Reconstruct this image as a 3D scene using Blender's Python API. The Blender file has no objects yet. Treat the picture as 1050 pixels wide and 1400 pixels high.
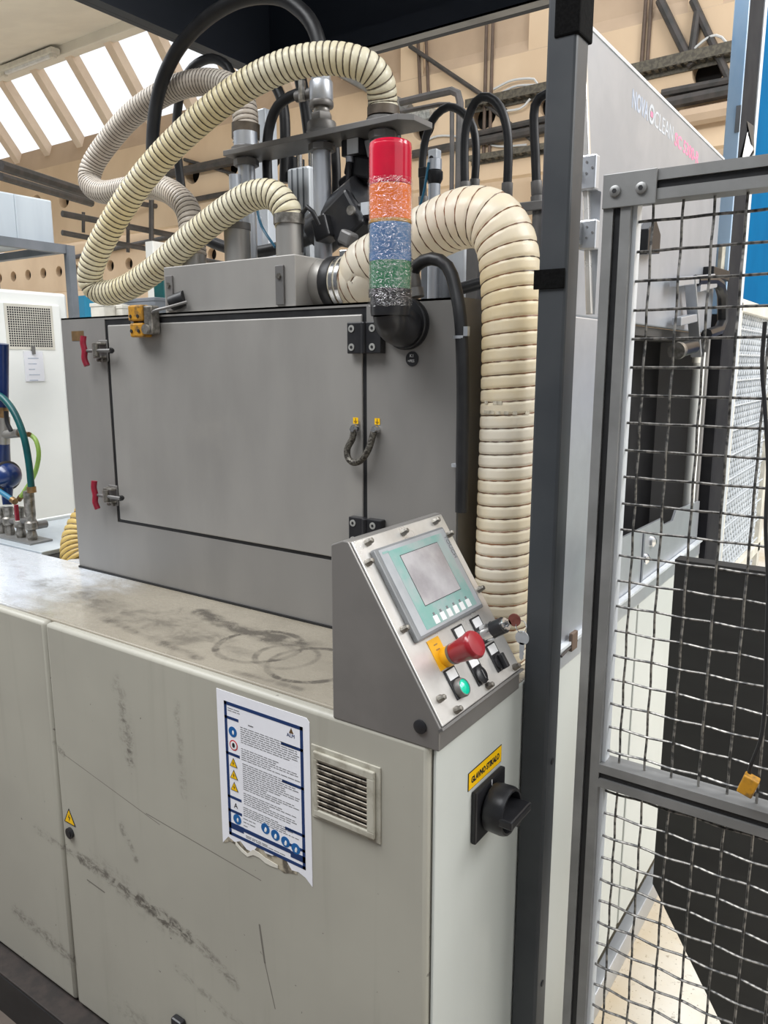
import bpy, math, random
from mathutils import Vector, Matrix, Quaternion
random.seed(7)
PI = math.pi
scn = bpy.context.scene
COL = scn.collection

# ------------------------------------------------------------------ camera
CAM = Vector((0.525, -0.884, 1.6))
ROT = Matrix(((0.823016558, -0.107346669, 0.557781712),
              (0.568017382, 0.155537645, -0.808185805),
              (0.0, 0.981980007, 0.188984831)))
F_PX = 1060.0
cd = bpy.data.cameras.new('camera'); cam = bpy.data.objects.new('camera', cd); COL.objects.link(cam)
m4 = ROT.to_4x4(); m4.translation = CAM; cam.matrix_world = m4
cd.sensor_fit = 'VERTICAL'; cd.sensor_height = 36.0; cd.sensor_width = 27.0
cd.lens = F_PX / 1400 * 36; cd.clip_start = 0.02; cd.clip_end = 200
scn.camera = cam
def pt(px, py, ax, val):
    """world point seen at photo pixel (px,py) lying on the plane axis=val"""
    d = ROT @ Vector(((px - 525) / F_PX, -(py - 700) / F_PX, -1.0))
    i = 'xyz'.index(ax)
    return CAM + d * ((val - CAM[i]) / d[i])

# ------------------------------------------------------------------ world, lights, exposure
w = bpy.data.worlds.new('sky'); scn.world = w; w.use_nodes = True
w.node_tree.nodes['Background'].inputs[0].default_value = (0.93, 0.96, 1.0, 1)
w.node_tree.nodes['Background'].inputs[1].default_value = 0.75
def area(name, loc, target, sx, sy, power, col=(1, 1, 1)):
    l = bpy.data.lights.new(name, 'AREA'); l.shape = 'RECTANGLE'; l.size = sx; l.size_y = sy; l.energy = power; l.color = col
    o = bpy.data.objects.new(name, l); COL.objects.link(o); o.location = loc
    o.rotation_euler = (Vector(target) - Vector(loc)).to_track_quat('-Z', 'Y').to_euler()
    return o
area('hall_window_light', (3.6, 2.4, 5.0), (0, 0.8, 0.8), 4.5, 2.4, 230, (1.0, 0.99, 0.97))
area('front_fill_light', (-2.2, -1.6, 5.2), (-1.6, 0.2, 1.0), 5.0, 1.6, 190, (0.97, 0.985, 1.0))  # added fill lamp for left cabinet, deck and front faces; no source seen there
scn.view_settings.view_transform = 'Standard'; scn.view_settings.look = 'None'
scn.view_settings.exposure = 0.75; scn.view_settings.gamma = 1.0
scn.view_settings.use_curve_mapping = False

# ------------------------------------------------------------------ materials
MATS = {}
class NT:
    def __init__(s, name):
        s.m = bpy.data.materials.new(name); s.m.use_nodes = True; s.t = s.m.node_tree
        s.p = s.t.nodes['Principled BSDF']; s.out = s.t.nodes['Material Output']
        MATS[name] = s.m
    def n(s, typ, **kw):
        nd = s.t.nodes.new(typ)
        for k, v in kw.items(): setattr(nd, k, v)
        return nd
    def l(s, a, b): s.t.links.new(a, b)
    def math(s, op, a, b=None, clamp=False):
        nd = s.n('ShaderNodeMath', operation=op, use_clamp=clamp)
        for i, x in enumerate((a, b)):
            if x is None: continue
            if hasattr(x, 'links'): s.l(x, nd.inputs[i])
            else: nd.inputs[i].default_value = x
        return nd.outputs[0]
    def vm(s, op, a, b=None, out=0):
        nd = s.n('ShaderNodeVectorMath', operation=op)
        for i, x in enumerate((a, b)):
            if x is None: continue
            if hasattr(x, 'links'): s.l(x, nd.inputs[i])
            else: nd.inputs[i].default_value = x
        return nd.outputs[out]
    def coord(s, scale=(1, 1, 1)):
        tc = s.n('ShaderNodeTexCoord'); mp = s.n('ShaderNodeMapping'); mp.inputs['Scale'].default_value = scale
        s.l(tc.outputs['Object'], mp.inputs[0]); return mp.outputs[0]
    def noise(s, vec, scale, det=5, rough=.55, dist=0):
        nd = s.n('ShaderNodeTexNoise'); s.l(vec, nd.inputs['Vector'])
        nd.inputs['Scale'].default_value = scale; nd.inputs['Detail'].default_value = det
        nd.inputs['Roughness'].default_value = rough; nd.inputs['Distortion'].default_value = dist
        return nd.outputs['Fac']
    def ramp(s, fac, lo, hi):
        nd = s.n('ShaderNodeMapRange', interpolation_type='SMOOTHSTEP'); s.l(fac, nd.inputs[0])
        nd.inputs[1].default_value = lo; nd.inputs[2].default_value = hi
        return nd.outputs[0]
    def mix(s, fac, a, b):
        nd = s.n('ShaderNodeMix', data_type='RGBA')
        for i, x in ((0, fac), (6, a), (7, b)):
            if hasattr(x, 'links'): s.l(x, nd.inputs[i])
            else: nd.inputs[i].default_value = x if i == 0 else (*x, 1)
        return nd.outputs[2]
    def seg(s, co, a, b, wd):
        """soft mask around a line segment a-b"""
        a = Vector(a); b = Vector(b); d = b - a
        r = s.vm('SUBTRACT', co, a); t = s.math('DIVIDE', s.vm('DOT_PRODUCT', r, d, 1), max(d.length_squared, 1e-9), True)
        sc = s.n('ShaderNodeVectorMath', operation='SCALE'); sc.inputs[0].default_value = d; s.l(t, sc.inputs[3])
        ln = s.vm('LENGTH', s.vm('SUBTRACT', r, sc.outputs[0]), None, 1)
        return s.math('SUBTRACT', 1.0, s.math('DIVIDE', ln, wd), True)
    def ring(s, co, c, r, wd):
        ln = s.vm('LENGTH', s.vm('SUBTRACT', co, Vector(c)), None, 1)
        return s.math('SUBTRACT', 1.0, s.math('DIVIDE', s.math('ABSOLUTE', s.math('SUBTRACT', ln, r)), wd), True)

def mat(name, c1, c2=None, rough=.5, metal=0.0, scale=6, det=5, stretch=(1, 1, 1), lo=.35, hi=.65,
        bump=0, bscale=80, rvar=0, coat=0, trans=0, sss=0, spec=.5, emit=0, ior=1.45):
    k = NT(name); p = k.p
    p.inputs['Roughness'].default_value = rough; p.inputs['Metallic'].default_value = metal
    p.inputs['Specular IOR Level'].default_value = spec; p.inputs['IOR'].default_value = ior
    p.inputs['Coat Weight'].default_value = coat; p.inputs['Transmission Weight'].default_value = trans
    p.inputs['Base Color'].default_value = (*c1, 1)
    if sss:
        p.inputs['Subsurface Weight'].default_value = sss; p.inputs['Subsurface Radius'].default_value = (.02, .015, .01); p.inputs['Subsurface Scale'].default_value = 1
    if emit:
        p.inputs['Emission Color'].default_value = (*c1, 1); p.inputs['Emission Strength'].default_value = emit
    co = k.coord(stretch)
    nz = k.noise(co, scale, det)
    if c2: k.l(k.mix(k.ramp(nz, lo, hi), c1, c2), p.inputs['Base Color'])
    if rvar:
        k.l(k.math('ADD', rough - rvar / 2, k.math('MULTIPLY', nz, rvar)), p.inputs['Roughness'])
    if bump:
        bn = k.n('ShaderNodeBump'); bn.inputs['Strength'].default_value = bump; bn.inputs['Distance'].default_value = .002
        k.l(k.noise(co, bscale, 3), bn.inputs['Height']); k.l(bn.outputs[0], p.inputs['Normal'])
    return k

mat('steel', (.40, .385, .36), (.33, .32, .30), rough=.42, metal=.75, scale=3, stretch=(1, 1, .4), rvar=.2, bump=.05, bscale=40)
mat('console_steel', (.25, .238, .225), (.205, .195, .185), rough=.4, metal=.45, scale=5, rvar=.2)
mat('door_grey', (.40, .42, .455), (.34, .355, .385), rough=.38, metal=.45, scale=5, rvar=.2)
mat('steel_dull', (.23, .22, .21), (.17, .165, .16), rough=.5, metal=.6, scale=4, rvar=.15)
mat('steel_light', (.56, .585, .625), (.47, .49, .525), rough=.38, metal=.7, scale=5, rvar=.2)
mat('steel_bright', (.80, .78, .75), (.62, .60, .57), rough=.3, metal=.6, scale=10, rvar=.25)
mat('chrome', (.7, .7, .7), (.5, .5, .5), rough=.18, metal=.95, scale=30)
mat('pewter', (.34, .32, .29), (.16, .15, .13), rough=.4, metal=.8, scale=60, bump=.2)
mat('alu', (.30, .30, .295), (.23, .23, .225), rough=.45, metal=.55, scale=8, rvar=.15)
mat('alu_white', (.74, .77, .80), (.6, .63, .66), rough=.4, metal=.3, scale=12, stretch=(1, 1, .1))
mat('wire', (.24, .23, .215), (.06, .06, .06), rough=.4, metal=.8, scale=90, lo=.4, hi=.6)
mat('post_paint', (.032, .036, .041), (.045, .049, .053), rough=.45, scale=5, rvar=.2, bump=.05)
mat('hood_paint', (.010, .014, .022), (.014, .018, .028), rough=.55, scale=3)
mat('black', (.008, .008, .009), (.014, .014, .015), rough=.4, scale=20)
mat('black_rubber', (.010, .010, .011), (.016, .016, .017), rough=.45, scale=30, rvar=.2)
mat('black_plastic', (.012, .012, .014), (.02, .02, .022), rough=.32, scale=20)
mat('velvet_tape', (.003, .003, .003), (.006, .006, .006), rough=.95, scale=200, bump=.5, spec=.1)
mat('dark_interior', (.035, .034, .033), (.05, .048, .046), rough=.6, scale=3)
mat('inner_grey', (.13, .125, .12), (.10, .097, .093), rough=.5, scale=3)
mat('inner_light', (.30, .29, .28), (.25, .24, .235), rough=.5, scale=3)
mat('dark_plate', (.028, .027, .026), (.038, .037, .035), rough=.6, scale=4, stretch=(.3, .3, 2))
mat('hose_cream', (.92, .87, .69), (.86, .76, .49), rough=.38, scale=5, sss=.0, coat=.15)
mat('hose_grey', (.74, .67, .58), (.56, .48, .40), rough=.42, scale=5, coat=.1)
mat('hose_white', (.93, .88, .77), (.90, .77, .51), rough=.4, scale=3.5, coat=.2)
mat('hose_yellow', (.74, .55, .20), (.62, .43, .13), rough=.4, scale=8)
mat('hose_wire', (.055, .042, .03), (.11, .085, .06), rough=.5, scale=30)
mat('duct_wire', (.22, .085, .03), (.06, .035, .02), rough=.45, scale=12)
mat('red_plastic', (.30, .010, .018), (.24, .007, .014), rough=.3, scale=10, coat=.3)
mat('handle_red', (.27, .012, .032), (.18, .008, .02), rough=.4, scale=40)
mat('lens_red', (.62, .005, .035), (.5, .004, .03), rough=.2, scale=10, coat=.5)
mat('lens_orange', (.80, .17, .01), (.68, .13, .01), rough=.25, scale=10, coat=.5)
mat('lens_blue', (.045, .12, .28), (.08, .16, .30), rough=.25, scale=14, coat=.5)
mat('lens_green', (.02, .14, .06), (.05, .16, .09), rough=.25, scale=14, coat=.5)
mat('green_button', (.0, .42, .26), (.0, .5, .32), rough=.15, scale=10, coat=.6, emit=.12)
mat('yellow', (.80, .42, .01), (.74, .37, .01), rough=.45, scale=10)
mat('sign_yellow', (.90, .53, .0), (.86, .50, .0), rough=.4, scale=6)
mat('amber', (.44, .21, .015), (.14, .08, .025), rough=.45, scale=70, lo=.45, hi=.7)
mat('white_label', (.80, .80, .80), (.70, .70, .70), rough=.5, scale=20)
mat('ink', (.012, .012, .014), rough=.6)
mat('faded_print', (.40, .36, .28), (.62, .56, .44), rough=.5, scale=120)
mat('ink_grey', (.17, .17, .175), rough=.6)
mat('sign_navy', (.006, .028, .115), (.008, .035, .13), rough=.5, scale=20)
mat('sign_blue', (.006, .10, .31), (.008, .115, .34), rough=.5, scale=20)
mat('sign_red', (.50, .02, .03), rough=.5)
mat('pink', (.85, .26, .40), (.72, .2, .34), rough=.5, scale=40)
mat('faded_blue', (.34, .40, .52), (.42, .46, .53), rough=.5, scale=60)
mat('faded_white', (.52, .55, .60), (.44, .47, .50), rough=.5, scale=60)
mat('key_brown', (.10, .025, .02), (.16, .05, .04), rough=.4, scale=60)
mat('hmi_grey', (.20, .205, .21), (.16, .165, .17), rough=.4, scale=10)
mat('hmi_face', (.42, .43, .45), (.33, .35, .37), rough=.3, scale=14, coat=.4)
mat('hmi_teal', (.20, .40, .36), (.36, .42, .42), rough=.3, scale=16, coat=.4)
mat('hmi_screen', (.50, .48, .49), (.30, .28, .29), rough=.25, scale=14, lo=.3, hi=.75, coat=.3)
mat('base_white', (.56, .58, .55), (.51, .53, .50), rough=.42, scale=2.5, stretch=(1, 1, .3), coat=.1)
mat('cabinet_white', (.88, .885, .85), (.85, .855, .82), rough=.45, scale=3)
mat('torn', (.42, .37, .28), (.10, .085, .065), rough=.8, scale=55, lo=.4, hi=.62)
mat('cream_plastic', (.44, .42, .35), (.29, .265, .21), rough=.5, scale=30, lo=.45, hi=.7)
mat('louver', (.36, .32, .26), (.08, .065, .05), rough=.6, scale=70, lo=.45, hi=.68, bump=.3)
mat('void', (.006, .005, .004), rough=.8)
mat('galvanised', (.62, .67, .70), (.52, .57, .61), rough=.38, metal=.35, scale=4, stretch=(1, 2, .3), rvar=.2)
mat('rack_grey', (.14, .155, .17), (.19, .2, .22), rough=.5, scale=6)
mat('blue_body', (.004, .018, .085), (.008, .03, .13), rough=.3, scale=12, coat=.3)
mat('teal_hose', (.0, .055, .06), (.0, .08, .08), rough=.4, scale=12)
mat('lime_hose', (.42, .62, .14), (.5, .68, .22), rough=.3, scale=12, coat=.3)
mat('brass', (.36, .22, .10), (.24, .15, .07), rough=.4, metal=.7, scale=40)
mat('film_blue', (.24, .42, .66), (.40, .55, .72), rough=.25, scale=6, coat=.4, stretch=(1, 1, .4))
mat('film_dark', (.016, .016, .019), (.024, .024, .026), rough=.85, scale=8, spec=.15)
mat('blue_wall', (.0, .085, .215), (.0, .10, .24), rough=.9, scale=3, spec=.08)
mat('column_blue', (.02, .27, .48), (.03, .3, .5), rough=.45, scale=3)
mat('offwhite', (.72, .69, .60), (.6, .57, .5), rough=.5, scale=10)
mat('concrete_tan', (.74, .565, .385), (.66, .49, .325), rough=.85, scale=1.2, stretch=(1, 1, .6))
mat('concrete_shade', (.55, .41, .285), (.49, .36, .25), rough=.85, scale=2)  # darker copy of the tan concrete, with shade put into its colour
mat('rafter', (.80, .66, .52), (.72, .58, .45), rough=.8, scale=3)
mat('slab_cream', (.78, .74, .65), (.72, .68, .60), rough=.8, scale=2)
mat('tray_metal', (.13, .115, .085), (.08, .07, .055), rough=.6, metal=.3, scale=40, stretch=(1, 1, 1), lo=.4, hi=.6)
mat('dark_pipe', (.045, .043, .04), (.07, .06, .055), rough=.5, scale=12)
mat('brown_pipe', (.14, .095, .07), (.1, .07, .05), rough=.6, scale=10)
mat('foil', (.55, .57, .57), (.3, .32, .32), rough=.3, metal=.6, scale=40)
mat('plinth_brown', (.035, .026, .022), (.02, .016, .014), rough=.7, scale=30)
mat('floor_brown', (.13, .105, .085), (.08, .062, .05), rough=.6, scale=3, bump=.1, bscale=30)
mat('blue_tube', (.03, .16, .27), (.02, .12, .2), rough=.35, scale=10)
mat('paper', (.80, .80, .84), (.76, .76, .8), rough=.7, scale=8)
mat('braid', (.13, .12, .10), (.035, .03, .025), rough=.5, metal=.5, scale=260, lo=.4, hi=.6, bump=.6, bscale=300)
mat('screw_white', (.55, .55, .52), (.4, .4, .38), rough=.35, metal=.5, scale=80)
mat('cable_white', (.62, .62, .6), rough=.5)
mat('green_far', (.02, .07, .05), (.03, .09, .06), rough=.5, scale=3)

def translucent(name, amt):
    m = MATS[name]; t = m.node_tree; p = t.nodes['Principled BSDF']; tr = t.nodes.new('ShaderNodeBsdfTranslucent'); mx = t.nodes.new('ShaderNodeMixShader')
    src = p.inputs['Base Color'].links[0].from_socket; t.links.new(src, tr.inputs[0]); mx.inputs[0].default_value = amt
    t.links.new(p.outputs[0], mx.inputs[1]); t.links.new(tr.outputs[0], mx.inputs[2]); t.links.new(mx.outputs[0], t.nodes['Material Output'].inputs[0])
for nm, am in (('hose_cream', .35), ('hose_white', .45), ('hose_yellow', .3), ('hose_grey', .2), ('lime_hose', .4)): translucent(nm, am)
# clear glass of the roof light: plain transparent-refractive look without bending
k = NT('glass'); tr = k.n('ShaderNodeBsdfTransparent'); gl = k.n('ShaderNodeBsdfGlossy'); mx = k.n('ShaderNodeMixShader')
gl.inputs['Roughness'].default_value = .1; mx.inputs[0].default_value = .06
k.l(tr.outputs[0], mx.inputs[1]); k.l(gl.outputs[0], mx.inputs[2]); k.l(mx.outputs[0], k.out.inputs[0])
# crinkled stretch film around the beacon
k = NT('stretch_film'); tr = k.n('ShaderNodeBsdfTransparent'); gl = k.n('ShaderNodeBsdfGlossy'); mx = k.n('ShaderNodeMixShader')
co = k.coord((1, 1, 2.2)); nz = k.noise(co, 55, 4, .7, 2.0)
bn = k.n('ShaderNodeBump'); bn.inputs['Strength'].default_value = 1; bn.inputs['Distance'].default_value = .006
k.l(k.noise(co, 60, 4, .6, 1.5), bn.inputs['Height']); k.l(bn.outputs[0], gl.inputs['Normal']); gl.inputs['Roughness'].default_value = .12
cr = k.math('SUBTRACT', 1.0, k.math('MULTIPLY', k.math('ABSOLUTE', k.math('SUBTRACT', nz, .5)), 22.0), True)
k.l(k.math('ADD', .02, k.math('MULTIPLY', cr, .40)), mx.inputs[0])
k.l(tr.outputs[0], mx.inputs[1]); k.l(gl.outputs[0], mx.inputs[2]); k.l(mx.outputs[0], k.out.inputs[0])

# painted cabinet front: streaks, scuffs and scratches (world x,z; objects there keep a zero origin)
def base_front_mat():
    k = NT('base_paint'); co = k.coord(); p = k.p
    p.inputs['Roughness'].default_value = .45
    st = k.noise(k.coord((9, 1, .5)), 3, 5); bl = k.noise(co, 2.2, 4)
    c = k.mix(k.ramp(bl, .3, .7), (.40, .385, .325), (.35, .335, .285))
    c = k.mix(k.math('MULTIPLY', k.ramp(st, .55, .8), .35), c, (.26, .245, .2))
    nz = k.noise(co, 26, 6, .65); nz2 = k.noise(k.coord((1, 1, .35)), 60, 4, .6)
    pat = k.math('ADD', .08, k.ramp(k.noise(k.coord((1, 1, 1.6)), 34, 6, .75, .6), .44, .60))
    def scuff(c, a, b, wd, lo, hi, amt, col=(.10, .09, .075)):
        m = k.math('MULTIPLY', k.seg(co, (a[0], 0, a[1]), (b[0], 0, b[1]), wd), 1.0)
        m = k.math('MULTIPLY', k.ramp(k.math('MULTIPLY', k.math('ADD', nz, nz2), m), lo, hi), pat)
        return k.mix(k.math('MULTIPLY', m, amt), c, col)
    for a, b, wd, lo, hi, amt in [((-1.07, .535), (-.90, .52), .03, .5, .8, .5), ((-.90, .525), (-.68, .503), .035, .45, .8, .75),
                                  ((-.70, .508), (-.55, .49), .035, .4, .75, .9), ((-.53, .492), (-.43, .45), .035, .45, .85, .6),
                                  ((-.715, .93), (-.698, .815), .035, .45, 1.0, .75), ((-.74, .66), (-.705, .605), .03, .5, .95, .6),
                                  ((-1.20, .26), (-.965, .235), .045, .4, .95, .6), ((-.965, .78), (-.93, .765), .02, .5, .8, .5),
                                  ((-.60, .40), (-.40, .36), .03, .55, .9, .4), ((-.30, .40), (-.22, .37), .03, .5, .85, .5),
                                  ((-.80, .20), (-.3, .22), .10, .6, 1.1, .35), ((-.85, .53), (-.6, .49), .09, .5, 1.1, .35), ((-.72, .98), (-.70, .84), .06, .5, 1.1, .4), ((-.55, .98), (-.545, .80), .03, .5, 1.0, .35)]:
        c = scuff(c, a, b, wd, lo, hi, amt)
    for a, b, wd in [((-.357, .607), (-.347, .535), .0035), ((-.347, .535), (-.325, .45), .002), ((-.66, .72), (-.35, .70), .0014),
                     ((-.93, .765), (-.62, .71), .0012), ((-.88, .48), (-.82, .475), .003), ((-.33, .345), (-.18, .315), .002)]:
        m = k.ramp(k.math('MULTIPLY', k.seg(co, (a[0], 0, a[1]), (b[0], 0, b[1]), wd), k.math('ADD', .5, nz)), .15, .6)
        c = k.mix(k.math('MULTIPLY', m, .8), c, (.09, .08, .07))
    sp = k.ramp(k.noise(co, 75, 2, .5), .735, .76)
    c = k.mix(k.math('MULTIPLY', sp, .7), c, (.1, .09, .08))
    k.l(c, p.inputs['Base Color'])
base_front_mat()
def deck_mat():
    k = NT('deck_paint'); co = k.coord(); p = k.p
    nz = k.noise(co, 9, 6, .65, 1.2); n2 = k.noise(k.coord((1, 2.2, 1)), 22, 5, .6); bl = k.noise(co, 3, 4)
    pt2 = k.ramp(k.noise(co, 16, 6, .7, .8), .40, .62)
    c = k.mix(k.ramp(bl, .35, .65), (.31, .275, .215), (.25, .22, .17))
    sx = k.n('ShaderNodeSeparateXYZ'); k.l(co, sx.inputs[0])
    left_glare = k.ramp(k.math('ADD', k.math('MULTIPLY', sx.outputs[0], -1.0), k.math('MULTIPLY', k.math('SUBTRACT', nz, .5), .35)), 1.0, 1.30)  # reflected glare at the left end, put into the deck colour
    c = k.mix(left_glare, c, (.60, .63, .67))
    def add(c, m, lo, hi, amt, col=(.085, .072, .055)):
        return k.mix(k.math('MULTIPLY', k.ramp(k.math('MULTIPLY', m, k.math('ADD', n2, k.math('MULTIPLY', nz, .6))), lo, hi), k.math('MULTIPLY', k.math('ADD', pt2, .35), amt)), c, col)
    for cc, r, wd, amt in [((-.355, .155), .082, .012, 1.0), ((-.50, .17), .085, .014, .9), ((-.42, .16), .06, .012, .6)]:
        c = add(c, k.ring(co, (cc[0], cc[1], 1.052), r, wd), .25, .6, amt)
    for a, b, wd, amt in [((-.76, .25), (-.60, .215), .05, 1.0), ((-.60, .22), (-.50, .225), .05, 1.0), ((-.52, .20), (-.42, .235), .04, 1.0), ((-.9, .10), (-.55, .06), .03, .7), ((-.72, .235), (-.58, .21), .035, .8), ((-.58, .205), (-.44, .20), .035, .9), ((-1.25, .20), (-.65, .12), .12, .5), ((-.30, .06), (-.45, .05), .02, .5), ((-.8, .23), (-.5, .12), .06, .35)]:
        c = add(c, k.seg(co, (*a, 1.052), (*b, 1.052), wd), .3, .8, amt)
    sm = k.ramp(k.noise(k.coord((1, 2.5, 1)), 12, 5, .6, 1.0), .5, .75)
    c = k.mix(k.math('MULTIPLY', sm, .35), c, (.19, .165, .125))
    k.l(c, p.inputs['Base Color'])
    k.l(k.math('ADD', .16, k.math('MULTIPLY', n2, .22)), p.inputs['Roughness'])
    p.inputs['Specular IOR Level'].default_value = .9; p.inputs['Coat Weight'].default_value = .35; p.inputs['Coat Roughness'].default_value = .12
    bn = k.n('ShaderNodeBump'); bn.inputs['Strength'].default_value = .12; bn.inputs['Distance'].default_value = .004
    k.l(n2, bn.inputs['Height']); k.l(bn.outputs[0], p.inputs['Normal'])
deck_mat()
def floor_mat():
    k = NT('floor_terrazzo'); co = k.coord(); p = k.p
    v = k.n('ShaderNodeTexVoronoi'); v.inputs['Scale'].default_value = 55; k.l(co, v.inputs['Vector'])
    c = k.mix(k.ramp(k.noise(co, 2.2, 5, .6), .4, .7), (.82, .78, .70), (.70, .60, .44))
    c = k.mix(k.math('MULTIPLY', k.ramp(k.noise(co, 60, 4, .7), .58, .70), .6), c, (.16, .12, .08))
    c = k.mix(k.math('MULTIPLY', k.math('LESS_THAN', v.outputs['Distance'], .09), .7), c, (.2, .15, .1))
    c = k.mix(k.math('MULTIPLY', k.seg(co, (.03, .6, 0), (.03, 1.4, 0), .16), .55), c, (.33, .22, .08))
    k.l(c, p.inputs['Base Color']); p.inputs['Roughness'].default_value = .45
floor_mat()
# upper stainless enclosure: satin with vertical wiping marks
k = NT('satin_steel'); co = k.coord((2.5, 1, .8)); n1 = k.noise(co, 2.2, 5, .6); n2 = k.noise(k.coord(), 5, 5, .6)
c = k.mix(k.ramp(n1, .3, .7), (.315, .302, .283), (.365, .35, .328)); c = k.mix(k.math('MULTIPLY', k.ramp(n2, .55, .75), .5), c, (.38, .36, .33))
k.l(c, k.p.inputs['Base Color']); k.p.inputs['Metallic'].default_value = .45
k.l(k.math('ADD', .36, k.math('MULTIPLY', n1, .2)), k.p.inputs['Roughness'])

mat('frame_steel', (.265, .255, .242), (.30, .287, .27), rough=.45, metal=.45, scale=3, stretch=(2, 1, .8), rvar=.2)
# ------------------------------------------------------------------ mesh helpers
class B:
    def __init__(s, M=None): s.v = []; s.f = []; s.M = M
    def add(s, vs, fs):
        n = len(s.v)
        s.v += [(s.M @ Vector(v)) if s.M else Vector(v) for v in vs]
        s.f += [tuple(i + n for i in f) for f in fs]; return s
    def box(s, x0, x1, y0, y1, z0, z1):
        return s.add([(x, y, z) for x in (x0, x1) for y in (y0, y1) for z in (z0, z1)],
                     [(0, 1, 3, 2), (4, 6, 7, 5), (0, 4, 5, 1), (2, 3, 7, 6), (0, 2, 6, 4), (1, 5, 7, 3)])
    def obox(s, p0, p1, w, h, up=(0, 0, 1)):
        """square bar from p0 to p1"""
        p0 = Vector(p0); p1 = Vector(p1); d = (p1 - p0).normalized(); a = d.cross(Vector(up))
        if a.length < 1e-4: a = d.cross(Vector((1, 0, 0)))
        a.normalize(); b = a.cross(d); vs = []
        for p in (p0, p1):
            for i, j in ((-1, -1), (1, -1), (1, 1), (-1, 1)): vs.append(p + a * w / 2 * i + b * h / 2 * j)
        return s.add(vs, [(0, 1, 2, 3), (7, 6, 5, 4), (0, 4, 5, 1), (1, 5, 6, 2), (2, 6, 7, 3), (3, 7, 4, 0)])
    def lathe(s, prof, o=(0, 0, 0), ax=(0, 0, 1), n=20):
        """prof: (radius, height) list along axis ax from o"""
        o = Vector(o); ax = Vector(ax).normalized(); q = ax.to_track_quat('Z', 'Y'); vs = []; fs = []
        for r, h in prof:
            for i in range(n):
                a = 2 * PI * i / n; vs.append(o + q @ Vector((r * math.cos(a), r * math.sin(a), h)))
        m = len(prof)
        for j in range(m - 1):
            for i in range(n):
                fs.append((j * n + i, j * n + (i + 1) % n, (j + 1) * n + (i + 1) % n, (j + 1) * n + i))
        fs.append(tuple(range(n))[::-1]); fs.append(tuple((m - 1) * n + i for i in range(n)))
        return s.add(vs, fs)
    def cyl(s, p0, p1, r, n=16, r2=None):
        p0 = Vector(p0); p1 = Vector(p1)
        return s.lathe([(r, 0), (r if r2 is None else r2, (p1 - p0).length)], p0, p1 - p0, n)
    def prism(s, poly, ax, lo, hi):
        """poly in the two other axes (in xyz order), extruded along ax"""
        i = 'xyz'.index(ax); vs = []; n = len(poly)
        for h in (lo, hi):
            for a, b in poly:
                c = [a, b]; c.insert(i, h); vs.append(c)
        fs = [tuple(range(n)), tuple(range(2 * n - 1, n - 1, -1))] + [(j, (j + 1) % n, n + (j + 1) % n, n + j) for j in range(n)]
        return s.add(vs, fs)
    def tube(s, pts, r, n=10):
        pts = [Vector(p) for p in pts]; fr = frames(pts); vs = []; fs = []; m = len(pts)
        for p, (t, a, b) in zip(pts, fr):
            for i in range(n):
                an = 2 * PI * i / n; vs.append(p + a * r * math.cos(an) + b * r * math.sin(an))
        for j in range(m - 1):
            for i in range(n): fs.append((j * n + i, j * n + (i + 1) % n, (j + 1) * n + (i + 1) % n, (j + 1) * n + i))
        fs.append(tuple(range(n))[::-1]); fs.append(tuple((m - 1) * n + i for i in range(n)))
        return s.add(vs, fs)
    def disc(s, c, ax, r, t=.0006, n=24, sx=1): return s.cyl(Vector(c), Vector(c) + Vector(ax).normalized() * t, r, n)
    def sphere(s, c, r, n=14, m=8, sc=(1, 1, 1)):
        vs = [Vector((0, 0, -1))]; fs = []
        for j in range(1, m):
            th = -PI / 2 + PI * j / m
            for i in range(n): vs.append(Vector((math.cos(th) * math.cos(2 * PI * i / n), math.cos(th) * math.sin(2 * PI * i / n), math.sin(th))))
        vs.append(Vector((0, 0, 1)))
        for i in range(n):
            fs.append((0, 1 + (i + 1) % n, 1 + i)); fs.append((len(vs) - 1, 1 + (m - 2) * n + i, 1 + (m - 2) * n + (i + 1) % n))
        for j in range(m - 2):
            for i in range(n): fs.append((1 + j * n + i, 1 + j * n + (i + 1) % n, 1 + (j + 1) * n + (i + 1) % n, 1 + (j + 1) * n + i))
        return s.add([Vector(c) + Vector((v.x * r * sc[0], v.y * r * sc[1], v.z * r * sc[2])) for v in vs], fs)
    def mesh(s, name, mt, off, smooth):
        me = bpy.data.meshes.new(name); me.from_pydata([v - off for v in s.v], [], s.f)
        me.materials.append(MATS[mt]); me.validate()
        import bmesh
        bm = bmesh.new(); bm.from_mesh(me); bmesh.ops.recalc_face_normals(bm, faces=bm.faces); bm.to_mesh(me); bm.free()
        if smooth:
            me.shade_smooth()
            try: me.set_sharp_from_angle(angle=math.radians(40))
            except Exception: pass
        me.update(); return me
    def build(s, name, mt, parent=None, smooth=True, bevel=0, loc=None):
        off = base_of(parent) if parent else (Vector(loc) if loc is not None else Vector((0, 0, 0)))
        o = bpy.data.objects.new(name, s.mesh(name, mt, off, smooth)); COL.objects.link(o)
        if parent: o.parent = parent
        else: o.location = off
        if bevel:
            md = o.modifiers.new('bevel', 'BEVEL'); md.width = bevel; md.segments = 2; md.limit_method = 'ANGLE'; md.angle_limit = math.radians(35)
        return o
def base_of(o):
    v = Vector((0, 0, 0))
    while o: v += o.location; o = o.parent
    return v
def frames(pts):
    n = len(pts); T = []
    for i in range(n):
        t = (pts[min(i + 1, n - 1)] - pts[max(i - 1, 0)]).normalized(); T.append(t)
    a = T[0].orthogonal().normalized(); out = []
    for i in range(n):
        if i: a = T[i - 1].rotation_difference(T[i]) @ a
        a = (a - T[i] * a.dot(T[i])).normalized(); out.append((T[i], a, T[i].cross(a)))
    return out
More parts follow.
